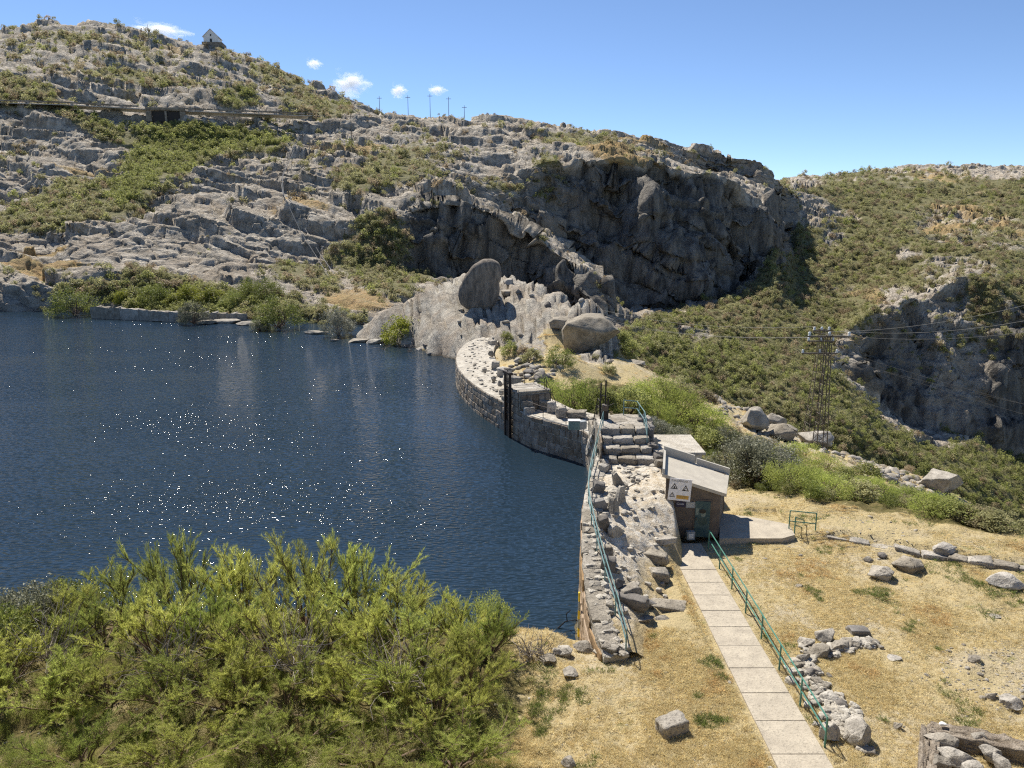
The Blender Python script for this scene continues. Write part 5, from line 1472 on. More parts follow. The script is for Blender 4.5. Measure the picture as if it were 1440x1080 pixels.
# ------------------------------------------------------------------ foliage
def leaf_mat(name, c1, c2, c3=None, trans=0.35):
    m = bpy.data.materials.new(name); m.use_nodes = True; nt = m.node_tree; nt.nodes.clear()
    out = nt.nodes.new('ShaderNodeOutputMaterial')
    d = nt.nodes.new('ShaderNodeBsdfPrincipled'); d.inputs['Roughness'].default_value = 0.6; d.inputs['Specular IOR Level'].default_value = 0.25
    tr = nt.nodes.new('ShaderNodeBsdfTranslucent')
    mx = nt.nodes.new('ShaderNodeMixShader'); mx.inputs[0].default_value = trans
    oi = nt.nodes.new('ShaderNodeObjectInfo')
    at = nt.nodes.new('ShaderNodeAttribute'); at.attribute_name = 'tint'
    c = mix(nt, at.outputs['Fac'], c1, c2)
    if c3: c = mix(nt, ramp(nt, oi.outputs['Random'], 0.55, 0.9, 0, .85), c, c3)
    hs = nt.nodes.new('ShaderNodeHueSaturation')
    mr = nt.nodes.new('ShaderNodeMath'); mr.operation = 'FRACT'
    mm = math_(nt, 'MULTIPLY', oi.outputs['Random'], 7.31); nt.links.new(mm, mr.inputs[0])
    nt.links.new(ramp(nt, mr.outputs[0], 0, 1, 0.72, 1.25), hs.inputs['Value'])
    nt.links.new(c, hs.inputs['Color'])
    nt.links.new(hs.outputs[0], d.inputs['Base Color']); nt.links.new(hs.outputs[0], tr.inputs['Color'])
    nt.links.new(d.outputs[0], mx.inputs[1]); nt.links.new(tr.outputs[0], mx.inputs[2]); nt.links.new(mx.outputs[0], out.inputs['Surface'])
    return m
M['scrub'] = leaf_mat('scrub_leaves', (0.245, 0.24, 0.11), (0.42, 0.40, 0.20), (0.33, 0.25, 0.17), .5)
M['scrub_green'] = leaf_mat('green_scrub_leaves', (0.22, 0.24, 0.07), (0.38, 0.39, 0.14), (0.27, 0.27, 0.11), .5)
M['olive'] = leaf_mat('willow_leaves', (0.15, 0.155, 0.09), (0.27, 0.27, 0.18), None, .25)
M['silver'] = leaf_mat('silver_willow_leaves', (0.20, 0.20, 0.15), (0.34, 0.34, 0.26), None, .2)
M['yellowgreen'] = leaf_mat('bright_leaves', (0.17, 0.19, 0.03), (0.32, 0.33, 0.05), None, .4)
M['ygreen2'] = leaf_mat('mid_green_leaves', (0.12, 0.155, 0.035), (0.24, 0.26, 0.06), None, .4)
M['yellow_leaf'] = leaf_mat('yellow_leaves', (0.35, 0.30, 0.04), (0.50, 0.42, 0.06), None, .4)
M['broom'] = leaf_mat('broom_twigs', (0.245, 0.29, 0.055), (0.50, 0.545, 0.15), (0.26, 0.32, 0.07), .56)
M['broom_y'] = leaf_mat('yellow_broom_twigs', (0.29, 0.315, 0.055), (0.58, 0.59, 0.17), None, .56)
M['bark'] = flat_mat('brown_bark', (0.19, 0.13, 0.09), 0.9, 0, (0.10, 0.07, 0.05), 12)
M['dead'] = flat_mat('dead_twigs', (0.30, 0.26, 0.22), 0.9, 0, (0.18, 0.15, 0.12), 12)
M['straw'] = leaf_mat('straw_blades', (0.64, 0.545, 0.30), (0.80, 0.70, 0.43), (0.62, 0.49, 0.25), .5)
M['straw_o'] = leaf_mat('orange_straw', (0.56, 0.40, 0.18), (0.70, 0.52, 0.26), None, .3)
M['green_tuft'] = leaf_mat('green_blades', (0.12, 0.17, 0.04), (0.24, 0.27, 0.08), None, .35)

def diamonds(C, A, B, tint, name, mat, extra=None):
    """quads from centre C with half axes A and B"""
    V = np.stack([C - A, C + B, C + A, C - B], 1).reshape(-1, 3)
    Fc = np.arange(len(V), dtype=np.int32).reshape(-1, 4)
    T = np.repeat(tint, 4)
    me = new_mesh(name, V, Fc, mat)
    add_attr(me, 'tint', T)
    return me
def runit(r, n):
    v = r.normal(size=(n, 3)); return v / np.linalg.norm(v, axis=1, keepdims=True)
def crown_mesh(name, seed, n, clumps, leaf, mat, flat=0.8, up=0.0, asp=0.5, lo=-0.15, clr=0.26):
    """rounded crown about 1 wide (radius .5) and flat*.5.. high, base at z 0; leaf = half length relative to crown"""
    r = np.random.default_rng(seed)
    cd = runit(r, clumps); cd[:, 2] = np.abs(cd[:, 2]) * (1 - lo) + lo * 0.5
    rad = r.uniform(0.45, 1.0, clumps) ** 0.6
    cc = cd * rad[:, None] * 0.40
    cs = r.uniform(0.6, 1.25, clumps)
    k = r.integers(0, clumps, n)
    off = runit(r, n) * (r.uniform(0, 1, n) ** 0.4)[:, None] * (clr * 0.5 * cs[k])[:, None]
    off[:, 2] *= 0.8
    C = cc[k] + off
    C[:, 2] = (C[:, 2] + 0.10) * flat * 2 * 0.9
    C[:, 2] = np.maximum(C[:, 2], 0.01)
    A = runit(r, n); A[:, 2] += up; A /= np.linalg.norm(A, axis=1, keepdims=True)
    B = np.cross(A, runit(r, n)); B /= np.linalg.norm(B, axis=1, keepdims=True) + 1e-6
    l = leaf * r.uniform(.6, 1.4, n)
    tint = np.clip(r.uniform(0, 1, n) * .5 + r.uniform(0, 1, clumps)[k] * .5, 0, 1)
    return diamonds(C, A * l[:, None], B * (l * asp)[:, None], tint, name, mat)
def stems_mesh(name, seed, n, mat, h=0.7, spread=0.42, r0=0.012, seg=5):
    r = np.random.default_rng(seed); mb = MB()
    for i in range(n):
        a_ = r.uniform(0, 6.28); s_ = spread * r.uniform(.3, 1)
        top = np.array([math.cos(a_) * s_, math.sin(a_) * s_, h * r.uniform(.6, 1.0)])
        pts = []
        for k in range(seg):
            f = k / (seg - 1); p = top * np.array([f ** .8, f ** .8, f ** 1.1]); p += r.normal(size=3) * .02 * (k > 0); pts.append(tuple(p))
        mb.tube(pts, r0, 4, r0 * .3)
    return new_mesh(name, mb.V, mb.F, mat)

def broom_protos(seed, nst, nsub, nbl, mats):
    """tall broom about 1 unit high: stems mesh and twig mesh"""
    r = np.random.default_rng(seed); mb = MB(); C = []; A = []; tint = []
    for i in range(nst):
        a_ = r.uniform(0, 6.28); lean = r.uniform(.03, 1.0); L_ = r.uniform(.62, 1.0) * (1.0 - .12 * lean)
        base = np.array([math.cos(a_), math.sin(a_), 0]) * .03; pts = [base]; d = np.array([math.cos(a_) * math.sin(lean), math.sin(a_) * math.sin(lean), math.cos(lean)])
        dcur = d.copy()
        for k in range(8):
            dcur = dcur + r.normal(size=3) * .10 + np.array([0, 0, .03]); dcur /= np.linalg.norm(dcur); pts.append(pts[-1] + dcur * L_ / 8)
        pts = np.array(pts); mb.tube([tuple(p) for p in pts], .012, 5, .0032)
        for j in range(nsub):
            f = r.uniform(.42, 1.0); k = min(int(f * 8), 7); p0 = pts[k] + (pts[k + 1] - pts[k]) * (f * 8 - k)
            dd = (pts[k + 1] - pts[k]); dd /= np.linalg.norm(dd)
            dd = dd + runit(r, 1)[0] * .75 + np.array([0, 0, .25]); dd /= np.linalg.norm(dd)
            l_ = r.uniform(.12, .26) * (1.15 - .4 * f)
            q = [p0]
            for m_ in range(3):
                dd = dd + r.normal(size=3) * .1 + np.array([0, 0, .08]); dd /= np.linalg.norm(dd); q.append(q[-1] + dd * l_ / 3)
            q = np.array(q); mb.tube([tuple(x) for x in q], .0034, 3, .001)
            g = r.uniform(0.1, 1.05, nbl); kk = np.minimum((g * 3).astype(int), 2)
            pp = q[kk] + (q[kk + 1] - q[kk]) * (g * 3 - kk)[:, None]
            ddv = dd[None] + runit(r, nbl) * .62 + np.array([0, 0, .28]); ddv /= np.linalg.norm(ddv, axis=1, keepdims=True)
            hl = r.uniform(.012, .034, nbl)
            C.append(pp + ddv * hl[:, None]); A.append(ddv * hl[:, None]); tint.append(np.clip(r.uniform(0, .6) + r.uniform(0, .4, nbl), 0, 1))
    C = np.concatenate(C); A = np.concatenate(A); tint = np.concatenate(tint)
    B = np.cross(A, runit(r, len(C))); B /= np.linalg.norm(B, axis=1, keepdims=True) + 1e-9
    B *= r.uniform(.0009, .0019, len(C))[:, None]
    keep = C[:, 2] > .03
    return new_mesh('broom_stems', mb.V, mb.F, M['bark']), [diamonds(C[keep], A[keep], B[keep], tint[keep], 'broom_twigs', M[k]) for k in mats]

BROOM = [broom_protos(900 + i, 17, 19, 60, ['broom', 'broom_y']) for i in range(3)]
def broom(px, Y_, h, w, kind, label, grp=None, seed=0, mat=0, X=None):
    X_ = (px - 720) / F * (Y_ + 2.6)
    z_ = gz(X_, Y_)
    t = thing('broom_shrub', label, 'shrub', (X_, Y_, z_ - .05), random.uniform(0, 6.28), grp)
    st, tw = BROOM[seed % 3]
    sw = w * random.uniform(1.05, 1.3)
    link('stems', st, t, scale=(sw, sw, h)); link('foliage', tw[mat], t, scale=(sw, sw, h))
FB = 'broom shrubs filling the near bank'
for i, (px, Y_, h, w, lab, mt) in enumerate([
    (168,29.5,3.1,3.0,'feathery broom at the left of the tall group against the lake',0),(255,29.3,4.3,3.4,'tallest broom, its tips highest against the glittering water',0),(345,29.6,3.8,3.2,'broom right of the tallest one, tips over the glitter',1),
    (430,29.2,4.2,3.3,'tall yellow-green broom in the middle of the near bank group',1),(505,29.4,3.8,3.2,'tall broom at the right of the lakeside group',0),(560,28.6,2.9,2.8,'lower broom sloping down to the right of the tall group',1)]):
    broom(px, Y_, h, w, 0, lab, None, i, mt)
for i, (px, Y_, h, w, lab, mt) in enumerate([
    (640,26.6,2.2,2.5,'low broom left of the dark green one near the dam corner',1),(685,25.8,2.3,2.3,'dark green broom at the right end of the bank, nearest the dam',0),(660,23.5,2.2,2.6,'straw-tinted broom at the right bottom edge of the bank',1)]):
    broom(px, Y_, h, w, 0, lab, None, i + 1, mt)
ORD = ['leftmost', 'second from the left', 'third from the left', 'fourth from the left', 'fifth from the left', 'sixth from the left', 'seventh from the left', 'eighth from the left', 'ninth from the left', 'tenth from the left']
for rn, row_, hh in (('back row of the near bank', [(20,27.5),(95,27.8),(140,26.4)], 2.1), ('middle row of the near bank', [(-40,25.5),(215,25.6),(300,25.8),(380,25.4),(455,26),(530,25.5),(590,25.2)], 2.7),
        ('third row of the near bank', [(-60,22),(0,23.6),(70,22.8),(150,23),(235,22.6),(320,22.8),(405,22.4),(480,22.8),(555,22.4),(620,22)], 2.2), ('lowest row at the bottom edge', [(110,20),(240,19.6),(380,19.8),(520,19.6),(640,19.6)], 1.5)):
    for i, (px, Y_) in enumerate(row_):
        broom(px, Y_, hh * random.uniform(.85, 1.12), random.uniform(2.6, 3.4), 0, 'green broom, %s in the %s' % (ORD[i], rn), FB, i, i % 2)

# ------------------ round shrubs: crown + stems
CROWN = {}
def crown(kind, i):
    key = (kind, i)
    if key not in CROWN:
        n, cl, lf, asp, up = {'olive': (5200, 60, .019, .35, .4), 'silver': (5200, 50, .02, .3, .6), 'yellowgreen': (4200, 50, .022, .5, .2), 'ygreen2': (5200, 60, .018, .35, .6), 'scrub': (3600, 45, .024, .5, .2), 'yellow_leaf': (1500, 24, .03, .6, .2), 'scrub_green': (3600, 45, .024, .5, .2), 'broom': (5200, 60, .022, .16, 1.4)}[kind]
        CROWN[key] = (crown_mesh('crown', hash_seed(kind) + i, n, cl, lf, M[kind], up=up, asp=asp), stems_mesh('stems', 50 + i, 16, M['bark'] if kind != 'silver' else M['dead']))
    return CROWN[key]
def hash_seed(s): return sum(ord(c) * (i + 3) for i, c in enumerate(s))
def bush(px, py, w, h, kind, label, P=None, group=None, i=None, name='shrub'):
    P = P or hit(px, py, 30)
    t = thing(name, label, 'shrub', (P.x, P.y + w * .3, P.z - .1), random.uniform(0, 6.28), group)
    c, s = crown(kind, random.randrange(3) if i is None else i)
    k = h / 0.86
    link('stems', s, t, scale=(w * 1.0, w * 1.0, h)); link('crown', c, t, scale=(w * 1.12, w * 1.12, k))
    return t
def fh(px, py): return far_hit(px, py)
def shore(px, py): return Vector(atZ(px, py, WATER))
for px, py, w, h, kd, lab in [
    (93,446,11,6.5,'ygreen2','large round bush with bare lower stems on the far shore, left end of the wall'),(267,457,6.5,5.0,'olive','grey-green bush standing at the water in front of the far wall'),(384,464,10,6.5,'ygreen2','large round yellow-green willow at the water right of the wall'),
    (472,474,7,5.5,'silver','pale silvery willow at the water'),(562,486,7,4.8,'yellowgreen','bright yellow-green bush at the water left of the spur'),(362,466,4,2.4,'olive','low dark bush left of the round willow at the water')]:
    bush(px, py, w, h, kd, lab, P=shore(px, py))
for px, py, w, h, kd, lab in [
    (168,428,4,3.5,'yellowgreen','small bright bush just behind the left part of the far wall'),(212,432,9,6,'ygreen2','tall green bush behind the far wall, left of its bend'),(238,433,6,3,'yellowgreen','low yellow bush leaning on the far wall'),(258,428,7,4.5,'yellowgreen','bright bush behind the waterside grey-green one'),
    (290,432,8,4.5,'yellowgreen','broad bright bush behind the middle of the far wall'),(322,434,7,4,'ygreen2','green bush behind the right part of the far wall'),(345,424,8,5.5,'ygreen2','darker green bush above the wall end'),(372,424,9,5.5,'ygreen2','tall dark bush behind the round willow'),(300,415,8,3.5,'scrub','olive bush on the slope behind the far wall'),(240,412,8,3.5,'scrub','olive bush on the slope above the bend of the far wall'),
    (405,440,5,3,'scrub','brown-green bush between the round and the silver willow'),(430,448,4,2.5,'scrub','small brown bush left above the silver willow'),(185,420,4,3,'scrub','small olive bush left of the tall green one')]:
    p = fh(px, py)
    bush(px, py, w, h, kd, lab, P=p)
for px, Y_, w, h, kd, lab in [(15,26.8,3.6,2.7,'olive','leafy grey-green bush cut by the left edge of the picture'),(-45,24.5,3.4,2.6,'ygreen2','leafy green bush partly outside the left edge, low in the picture'),(70,28.4,3.0,2.2,'ygreen2','leafy bright bush at the left end of the near bank, by the water'),(690,27.6,2.2,1.9,'broom','fine yellow-green bush at the right end of the near bank by the water')]:
    X_ = (px - 720) / F * (Y_ + 2.6)
    bush(0, 0, w, h, kd, lab, P=Vector((X_, Y_, gz(X_, Y_))))
# around the dam
for px, py, w, h, kd, lab in [
    (718,500,2.8,2.0,'scrub_green','dark green bush beside the far end of the dam'),(712,480,2.0,1.6,'scrub_green','small dark bush at the foot of the boulder shadow'),(748,510,3.0,1.8,'scrub','grey bush right of the dark one on the dry slope'),(735,498,1.8,1.3,'scrub','small olive bush on the dry slope by the dam'),
    (788,520,4.0,3.0,'ygreen2','feathery green bush with dead lower twigs on the dry slope'),(856,528,2.4,1.6,'scrub','round grey-green bush low on the dry slope'),(838,505,1.2,.8,'scrub','tiny dark bush below the spur nose'),
    (768,570,4.6,3.0,'broom','yellow-green broom behind the sluice gate block'),(815,588,5.5,4.0,'broom','bright green broom behind the metal box on the dam'),(845,585,3.5,3.2,'scrub_green','dark green bush left of the winch'),
    (780,585,2.2,1.6,'yellow_leaf','yellow leafed bush at the outer edge of the far dam'),(803,594,1.6,1.2,'yellow_leaf','small yellow leafed bush right of the larger yellow one'),
    (885,590,4.5,3.6,'scrub_green','green bush right of the winch and platform rail'),(905,575,5,3.4,'broom','bright broom above the platform rail'),(935,575,6,3.8,'broom','large bright broom in the middle of the slope scrub'),(965,590,6,3.6,'broom','bright broom right of the large one'),
    (995,610,5.5,3.2,'broom','bright broom lower right on the slope scrub'),(925,605,5,3.2,'broom','bright broom directly above the dam chamber'),(955,560,5,2.6,'scrub','olive bush above the bright brooms'),(990,575,4,2.2,'scrub','olive bush at the top right of the brooms'),
    (885,505,4.5,3.0,'scrub_green','green bush below the right side of the spur nose'),(915,520,4,2.2,'scrub_green','green bush on the slope right of the spur nose'),(875,482,3,2.2,'scrub_green','yellow-green bush tight against the spur nose'),
    (920,618,3.2,2.2,'silver','small silver bush right of the stairs'),(952,632,3.6,2.4,'olive','grey-green willow behind the dam chamber'),(1000,640,4,2.6,'scrub_green','bright green willow behind the hut roof'),(1025,640,4,2.8,'olive','grey-green willow above the large one'),
    (1045,685,5.0,3.3,'olive','large grey-green willow right behind the hut'),(1075,690,5.0,3.2,'olive','large grey-green willow right of the one behind the hut'),(1095,668,4.5,2.8,'silver','silvery willow at the back of the thicket'),(1060,655,5,2.6,'silver','silvery willow above the large grey-green pair'),
    (1120,692,3.8,2.0,'broom','green broom right of the large willows'),(1145,690,3.6,1.9,'broom','green broom below the near pylon'),(1110,655,4,2.2,'broom','bright broom under the large rounded boulder'),(1135,650,4,2.0,'broom','bright broom left of the near pylon foot'),
    (1170,668,4,2.0,'broom','bright broom right of the near pylon foot'),(1175,702,3.6,1.6,'broom','green broom on the terrace edge, third from the willows'),(1200,690,3.6,1.8,'scrub_green','green bush on the terrace edge behind a pale twiggy one'),(1215,708,3.0,1.4,'scrub','pale twiggy bush on the terrace edge'),
    (1240,708,3.4,1.7,'broom','bright broom on the terrace edge left of the largest boulder'),(1268,712,3.2,1.7,'broom','bright broom in front of the largest crest boulder'),(1295,712,3.2,1.7,'scrub_green','green bush below the largest crest boulder'),(1322,728,3.0,1.4,'broom','low broom on the terrace edge right of the largest boulder'),
    (1350,735,3.0,1.3,'scrub_green','low green bush at the right of the terrace edge'),(1385,742,2.8,1.2,'scrub','low brown bush near the right end of the terrace edge'),(1420,750,2.8,1.1,'scrub','last low brown bush at the right end of the terrace edge'),(1225,678,3.4,1.8,'scrub_green','green bush between the pylon slope and the crest row')]:
    bush(px, py, w, h, kd, lab)

# dead twigs at the water corner and branches in the water
def dead_twigs(name, label, P, sc_, n, seed):
    r = np.random.default_rng(seed); mb = MB()
    for i in range(n):
        a_ = r.uniform(0, 6.28); p = np.array([r.normal() * .15, r.normal() * .15, 0]); d = np.array([math.cos(a_) * .7, math.sin(a_) * .7, r.uniform(.15, 1)]); pts = [tuple(p)]
        for k in range(5):
            d = d + r.normal(size=3) * .35; d /= np.linalg.norm(d); p = p + d * sc_ / 5; pts.append(tuple(p))
        mb.tube(pts, .018, 4, .006)
    o = mb.build(name, M['dead'], loc=tuple(P)); tag(o, label, 'dead twigs')
dead_twigs('dead_branches', 'tangle of bleached dead branches at the lake edge right of the brooms', hit(742, 925), 1.3, 34, 5)
dead_twigs('dead_branches', 'bleached dead branches hanging between the broom and the water corner', hit(762, 925), 1.0, 22, 6)
for px_, Y_, lab in ((70,24.6,'heap of bleached dead twigs low at the left between the brooms'),(240,23.8,'dead brown twigs showing through the brooms left of the middle'),(420,23.6,'dead brown twigs low under the tallest brooms'),(560,23,'bleached dead twigs low at the right of the near bank')):
    X_ = (px_ - 720) / F * (Y_ + 2.6)
    dead_twigs('dead_branches', lab, (X_, Y_, gz(X_, Y_)+.6), 2.4, 60, int(px_))
mb = MB()
for q in ([(0,0,0),(.4,.1,.35),(.9,0,.5)], [(.9,0,.5),(1.2,.1,.25)], [(.5,.1,.38),(.45,.1,.75),(.65,.1,.95)], [(1.2,.2,0),(1.5,.1,.45),(1.9,.1,.5)], [(1.5,.1,.4),(1.45,.1,.7)], [(1.9,.1,.5),(1.95,.1,.1)]): mb.tube(q, .035, 5, .02)
o = mb.build('drowned_branch', M['iron'], loc=atZ(783, 885, WATER - .05)); tag(o, 'dark forked branch sticking out of the lake near the gauge', 'branch')
for i, (px, py) in enumerate([(215,450),(400,468),(540,492),(575,495),(110,447)]):
    dead_twigs('dead_branches', ['dead twigs at the water left of the pale ledges','dark roots and twigs under the round willow','dead twigs standing in the water below the yellow-green bush','dead branches right of the yellow-green bush at the water','bare twigs spreading under the large round bush'][i], shore(px, py) + Vector((0, .5, 0)), 3.0, 16, 20 + i)

# ------------------------------------------------------------------ ground cover as instances
def scatter(name, P, scl, rot, idx, meshes, label, cat, kind='stuff'):
    col = bpy.data.collections.new(name + '_kinds')
    for k, me_ in enumerate(meshes):
        ob = bpy.data.objects.new('%s_%02d' % (name, k), me_); col.objects.link(ob)
    me = bpy.data.meshes.new(name)
    me.vertices.add(len(P)); me.vertices.foreach_set('co', np.ascontiguousarray(P, dtype=np.float32).ravel())
    for n_, a_, t_ in (('scl', scl, 'FLOAT_VECTOR'), ('rot', rot, 'FLOAT_VECTOR'), ('idx', idx, 'INT')):
        at = me.attributes.new(n_, t_, 'POINT')
        at.data.foreach_set('vector' if t_ == 'FLOAT_VECTOR' else 'value', np.ascontiguousarray(a_, dtype=np.int32 if t_ == 'INT' else np.float32).ravel())
    me.update()
    o = link(name, me)
    ng = bpy.data.node_groups.new(name + '_nodes', 'GeometryNodeTree')
    ng.interface.new_socket('Geometry', in_out='INPUT', socket_type='NodeSocketGeometry')
    ng.interface.new_socket('Geometry', in_out='OUTPUT', socket_type='NodeSocketGeometry')
    gi = ng.nodes.new('NodeGroupInput'); go = ng.nodes.new('NodeGroupOutput')
    ip = ng.nodes.new('GeometryNodeInstanceOnPoints'); ci = ng.nodes.new('GeometryNodeCollectionInfo')
    ci.inputs['Collection'].default_value = col; ci.inputs['Separate Children'].default_value = True; ci.inputs['Reset Children'].default_value = True
    def na(n_, t_):
        q = ng.nodes.new('GeometryNodeInputNamedAttribute'); q.data_type = t_; q.inputs['Name'].default_value = n_; return [s for s in q.outputs if s.enabled and s.name == 'Attribute'][0]
    ng.links.new(gi.outputs[0], ip.inputs['Points']); ng.links.new(ci.outputs[0], ip.inputs['Instance'])
    ip.inputs['Pick Instance'].default_value = True
    ng.links.new(na('idx', 'INT'), ip.inputs['Instance Index'])
    e = ng.nodes.new('FunctionNodeEulerToRotation'); ng.links.new(na('rot', 'FLOAT_VECTOR'), e.inputs[0]); ng.links.new(e.outputs[0], ip.inputs['Rotation'])
    ng.links.new(na('scl', 'FLOAT_VECTOR'), ip.inputs['Scale']); ng.links.new(ip.outputs[0], go.inputs[0])
    md = o.modifiers.new('instances', 'NODES'); md.node_group = ng
    tag(o, label, cat, kind=kind)
    return o

def pick(P, w, n, r):
    w = w.ravel().astype(np.float64); w = np.maximum(w, 0); w /= w.sum()
    k = r.choice(w.size, n, p=w)
    return k
r_ = np.random.default_rng(11)
# scrub on the far hills
X1, Y1, D1 = project(Pf)
dux = np.gradient(X1, axis=1); duy = np.gradient(Y1, axis=1); dvx = np.gradient(X1, axis=0); dvy = np.gradient(Y1, axis=0)
scr = np.abs(dux * dvy - duy * dvx)
dens = scr * np.clip(veg, 0, 1) ** 1.5 * (X1 > -250) * (X1 < 1700) * (steep < .75)
dens[:10] = 0; dens[-8:] = 0
NB = 36000
k = pick(Pf, dens, NB, r_)
PP = Pf.reshape(-1, 3)[k].copy()
PP += (r_.normal(size=PP.shape) * np.array([.8, .8, 0])).astype(np.float32)
sz = (0.7 + PP[:, 1] * .0050) * (.45 + 1.5 * r_.uniform(0, 1, NB) ** 2.2)
lefty = (X1.ravel()[k] < 640)
sz *= np.where(lefty, 1.1, 1.0)
SCB = [crown_mesh('scrub_plant', 1200 + i, 210, 16, .07, M['scrub'], up=.3, asp=.5, clr=.42) for i in range(4)] + [crown_mesh('scrub_plant', 1300 + i, 210, 16, .07, M['scrub_green'], up=.3, asp=.5, clr=.42) for i in range(3)]
gl = np.zeros(NB)
for cx, cy, rx, ry, ro, w in [(300,192,125,22,4,.9),(240,215,75,38,-20,1),(185,262,40,22,-25,.9),(260,425,120,22,0,.9),(155,170,50,14,20,.8),(960,500,130,50,10,.5),(1330,600,200,110,25,.45),(330,135,30,12,0,.8)]:
    gl = np.maximum(gl, w * blob(X1.ravel()[k], Y1.ravel()[k], cx, cy, rx, ry, ro))
idx = np.where(r_.uniform(0, 1, NB) < gl + .12, r_.integers(4, 7, NB), r_.integers(0, 4, NB))
scl = np.stack([sz, sz, sz * r_.uniform(.65, .95, NB)], -1)
rot = np.stack([np.zeros(NB), np.zeros(NB), r_.uniform(0, 6.28, NB)], -1)
PP[:, 2] -= .1 * sz
scatter('hill_scrub', PP, scl, rot, idx, SCB, 'olive green scrub covering the valley side and the gullies between the slabs', 'scrub')
# scrub on the outer slope of the near ground
X2, Y2, D2 = project(Pn)
scr2 = np.abs(np.gradient(X2, axis=1) * np.gradient(Y2, axis=0))
dens = scr2 * np.clip(vegn - .25, 0, 1) * (YY > 41) * (XX > 5) * (XX < 120)
NB = 1500
k = pick(Pn, dens, NB, r_)
PP = Pn.reshape(-1, 3)[k].copy(); sz = r_.uniform(.7, 1.9, NB) * (1 + (PP[:, 1] > 100) * .6)
idx = np.where(r_.uniform(0, 1, NB) < .6, r_.integers(4, 7, NB), r_.integers(0, 4, NB))
MID = [crown_mesh('scrub_plant', 1400 + i, 700, 24, .045, M['scrub'], up=.5, asp=.35, clr=.36) for i in range(4)] + [crown_mesh('scrub_plant', 1500 + i, 700, 24, .045, M['ygreen2'], up=.8, asp=.25, clr=.36) for i in range(3)]
scatter('slope_scrub', PP, np.stack([sz, sz, sz * .7], -1), np.stack([np.zeros(NB), np.zeros(NB), r_.uniform(0, 6.28, NB)], -1), idx, MID, 'green scrub covering the slope outside the dam and terrace', 'scrub')

# grass tufts
def tuft(seed, n, mat, h=1.0, sp_=.5):
    r = np.random.default_rng(seed)
    a_ = r.uniform(0, 6.28, n); rr_ = r.uniform(0, sp_, n)
    C = np.stack([np.cos(a_) * rr_, np.sin(a_) * rr_, np.zeros(n)], -1)
    A = np.stack([np.cos(a_) * r.uniform(.2, .9, n), np.sin(a_) * r.uniform(.2, .9, n), np.ones(n) * r.uniform(.5, 1, n)], -1) * h * .5
    B = np.cross(A, runit(r, n)); B /= np.linalg.norm(B, axis=1, keepdims=True); B *= .045
    return diamonds(C + A * .9, A, B, r.uniform(0, 1, n), 'tuft', mat)
TF = [tuft(40 + i, 16, M['straw']) for i in range(4)] + [tuft(50 + i, 22, M['straw_o']) for i in range(2)] + [tuft(60 + i, 16, M['green_tuft']) for i in range(2)]
okg = (YY < 60) & (YY > 17) & (sp < .2) & (Pn[..., 2] > -.9)
okg &= ~((XX > 7.8) & (XX < 9.75) & (YY < 36.6))                       # path
okg &= ~((XX > 7.6) & (XX < 12.1) & (YY > 36) & (YY < 47))             # hut
okg &= ~((XX > 10.5) & (XX < 14.9) & (YY > 36.2) & (YY < 39.8))        # platform
okg &= ~((XX < 7.4) & (XX > 3) & (YY > 27.5))                          # dam and rubble
patch = fbm(Pn, 1 / 1.8, 3, 91.0); bare = blob(X2, Y2, 1410, 950, 90, 45, 10) + blob(X2, Y2, 1220, 745, 70, 18, 10)
dens = scr2 * okg * (vegn < .6) * (.25 + 1.2 * sstep(-.3, .4, patch)) * (1 - .9 * np.clip(bare, 0, 1)) * (X2 > 640) * (X2 < 1560)
NB = 60000
k = pick(Pn, dens, NB, r_)
PP = Pn.reshape(-1, 3)[k].copy(); PP[:, :2] += r_.normal(size=(NB, 2)) * .06
pt = patch.ravel()[k]; pg = fbm(PP, 1 / 1.1, 3, 55.0)
idx = np.where((pg > .36) & (r_.uniform(0, 1, NB) < .5), r_.integers(6, 8, NB), np.where((pt > .42) & (r_.uniform(0, 1, NB) < .22), r_.integers(4, 6, NB), r_.integers(0, 4, NB)))
sz = r_.uniform(.06, .15, NB) * (1 + .4 * (idx >= 4)); hh = np.where(idx >= 6, .8, .75)
scatter('dry_grass', PP, np.stack([sz, sz, sz * hh], -1), np.stack([np.zeros(NB), np.zeros(NB), r_.uniform(0, 6.28, NB)], -1), idx, TF, 'short straw coloured dry grass with green and orange tufts on the terrace', 'grass')
# dry tufts on the orange slope
dens = scr2 * (YY > 55) * (YY < 112) * (sp < .45) * (vegn < .5) * (XX > -3)
NB = 6000
k = pick(Pn, dens, NB, r_); PP = Pn.reshape(-1, 3)[k].copy()
sz = r_.uniform(.2, .45, NB)
scatter('slope_grass', PP, np.stack([sz, sz, sz * .7], -1), np.stack([np.zeros(NB), np.zeros(NB), r_.uniform(0, 6.28, NB)], -1), np.where(r_.uniform(0, 1, NB) < .55, r_.integers(4, 6, NB), r_.integers(0, 4, NB)), TF, 'orange dry grass on the slope between dam and pylons', 'grass')
# gravel and small stones lying about
PB = [rock_mesh('pebble', 950 + i, 2, 7, mat=M['granite']) for i in range(4)]
dens = scr2 * (YY < 60) * (YY > 17) * okg * (.06 + np.clip(bare, 0, 1) * 1.2)
NB = 1600
k = pick(Pn, dens, NB, r_); PP = Pn.reshape(-1, 3)[k].copy()
sz = r_.uniform(.02, .07, NB) * (1 + (r_.uniform(0, 1, NB) > .95) * 1.2)
scatter('gravel', PP, np.stack([sz, sz * .8, sz * .5], -1), np.stack([np.zeros(NB), np.zeros(NB), r_.uniform(0, 6.28, NB)], -1), r_.integers(0, 4, NB), PB, 'loose pale gravel and pebbles in the worn patches of the terrace', 'gravel')
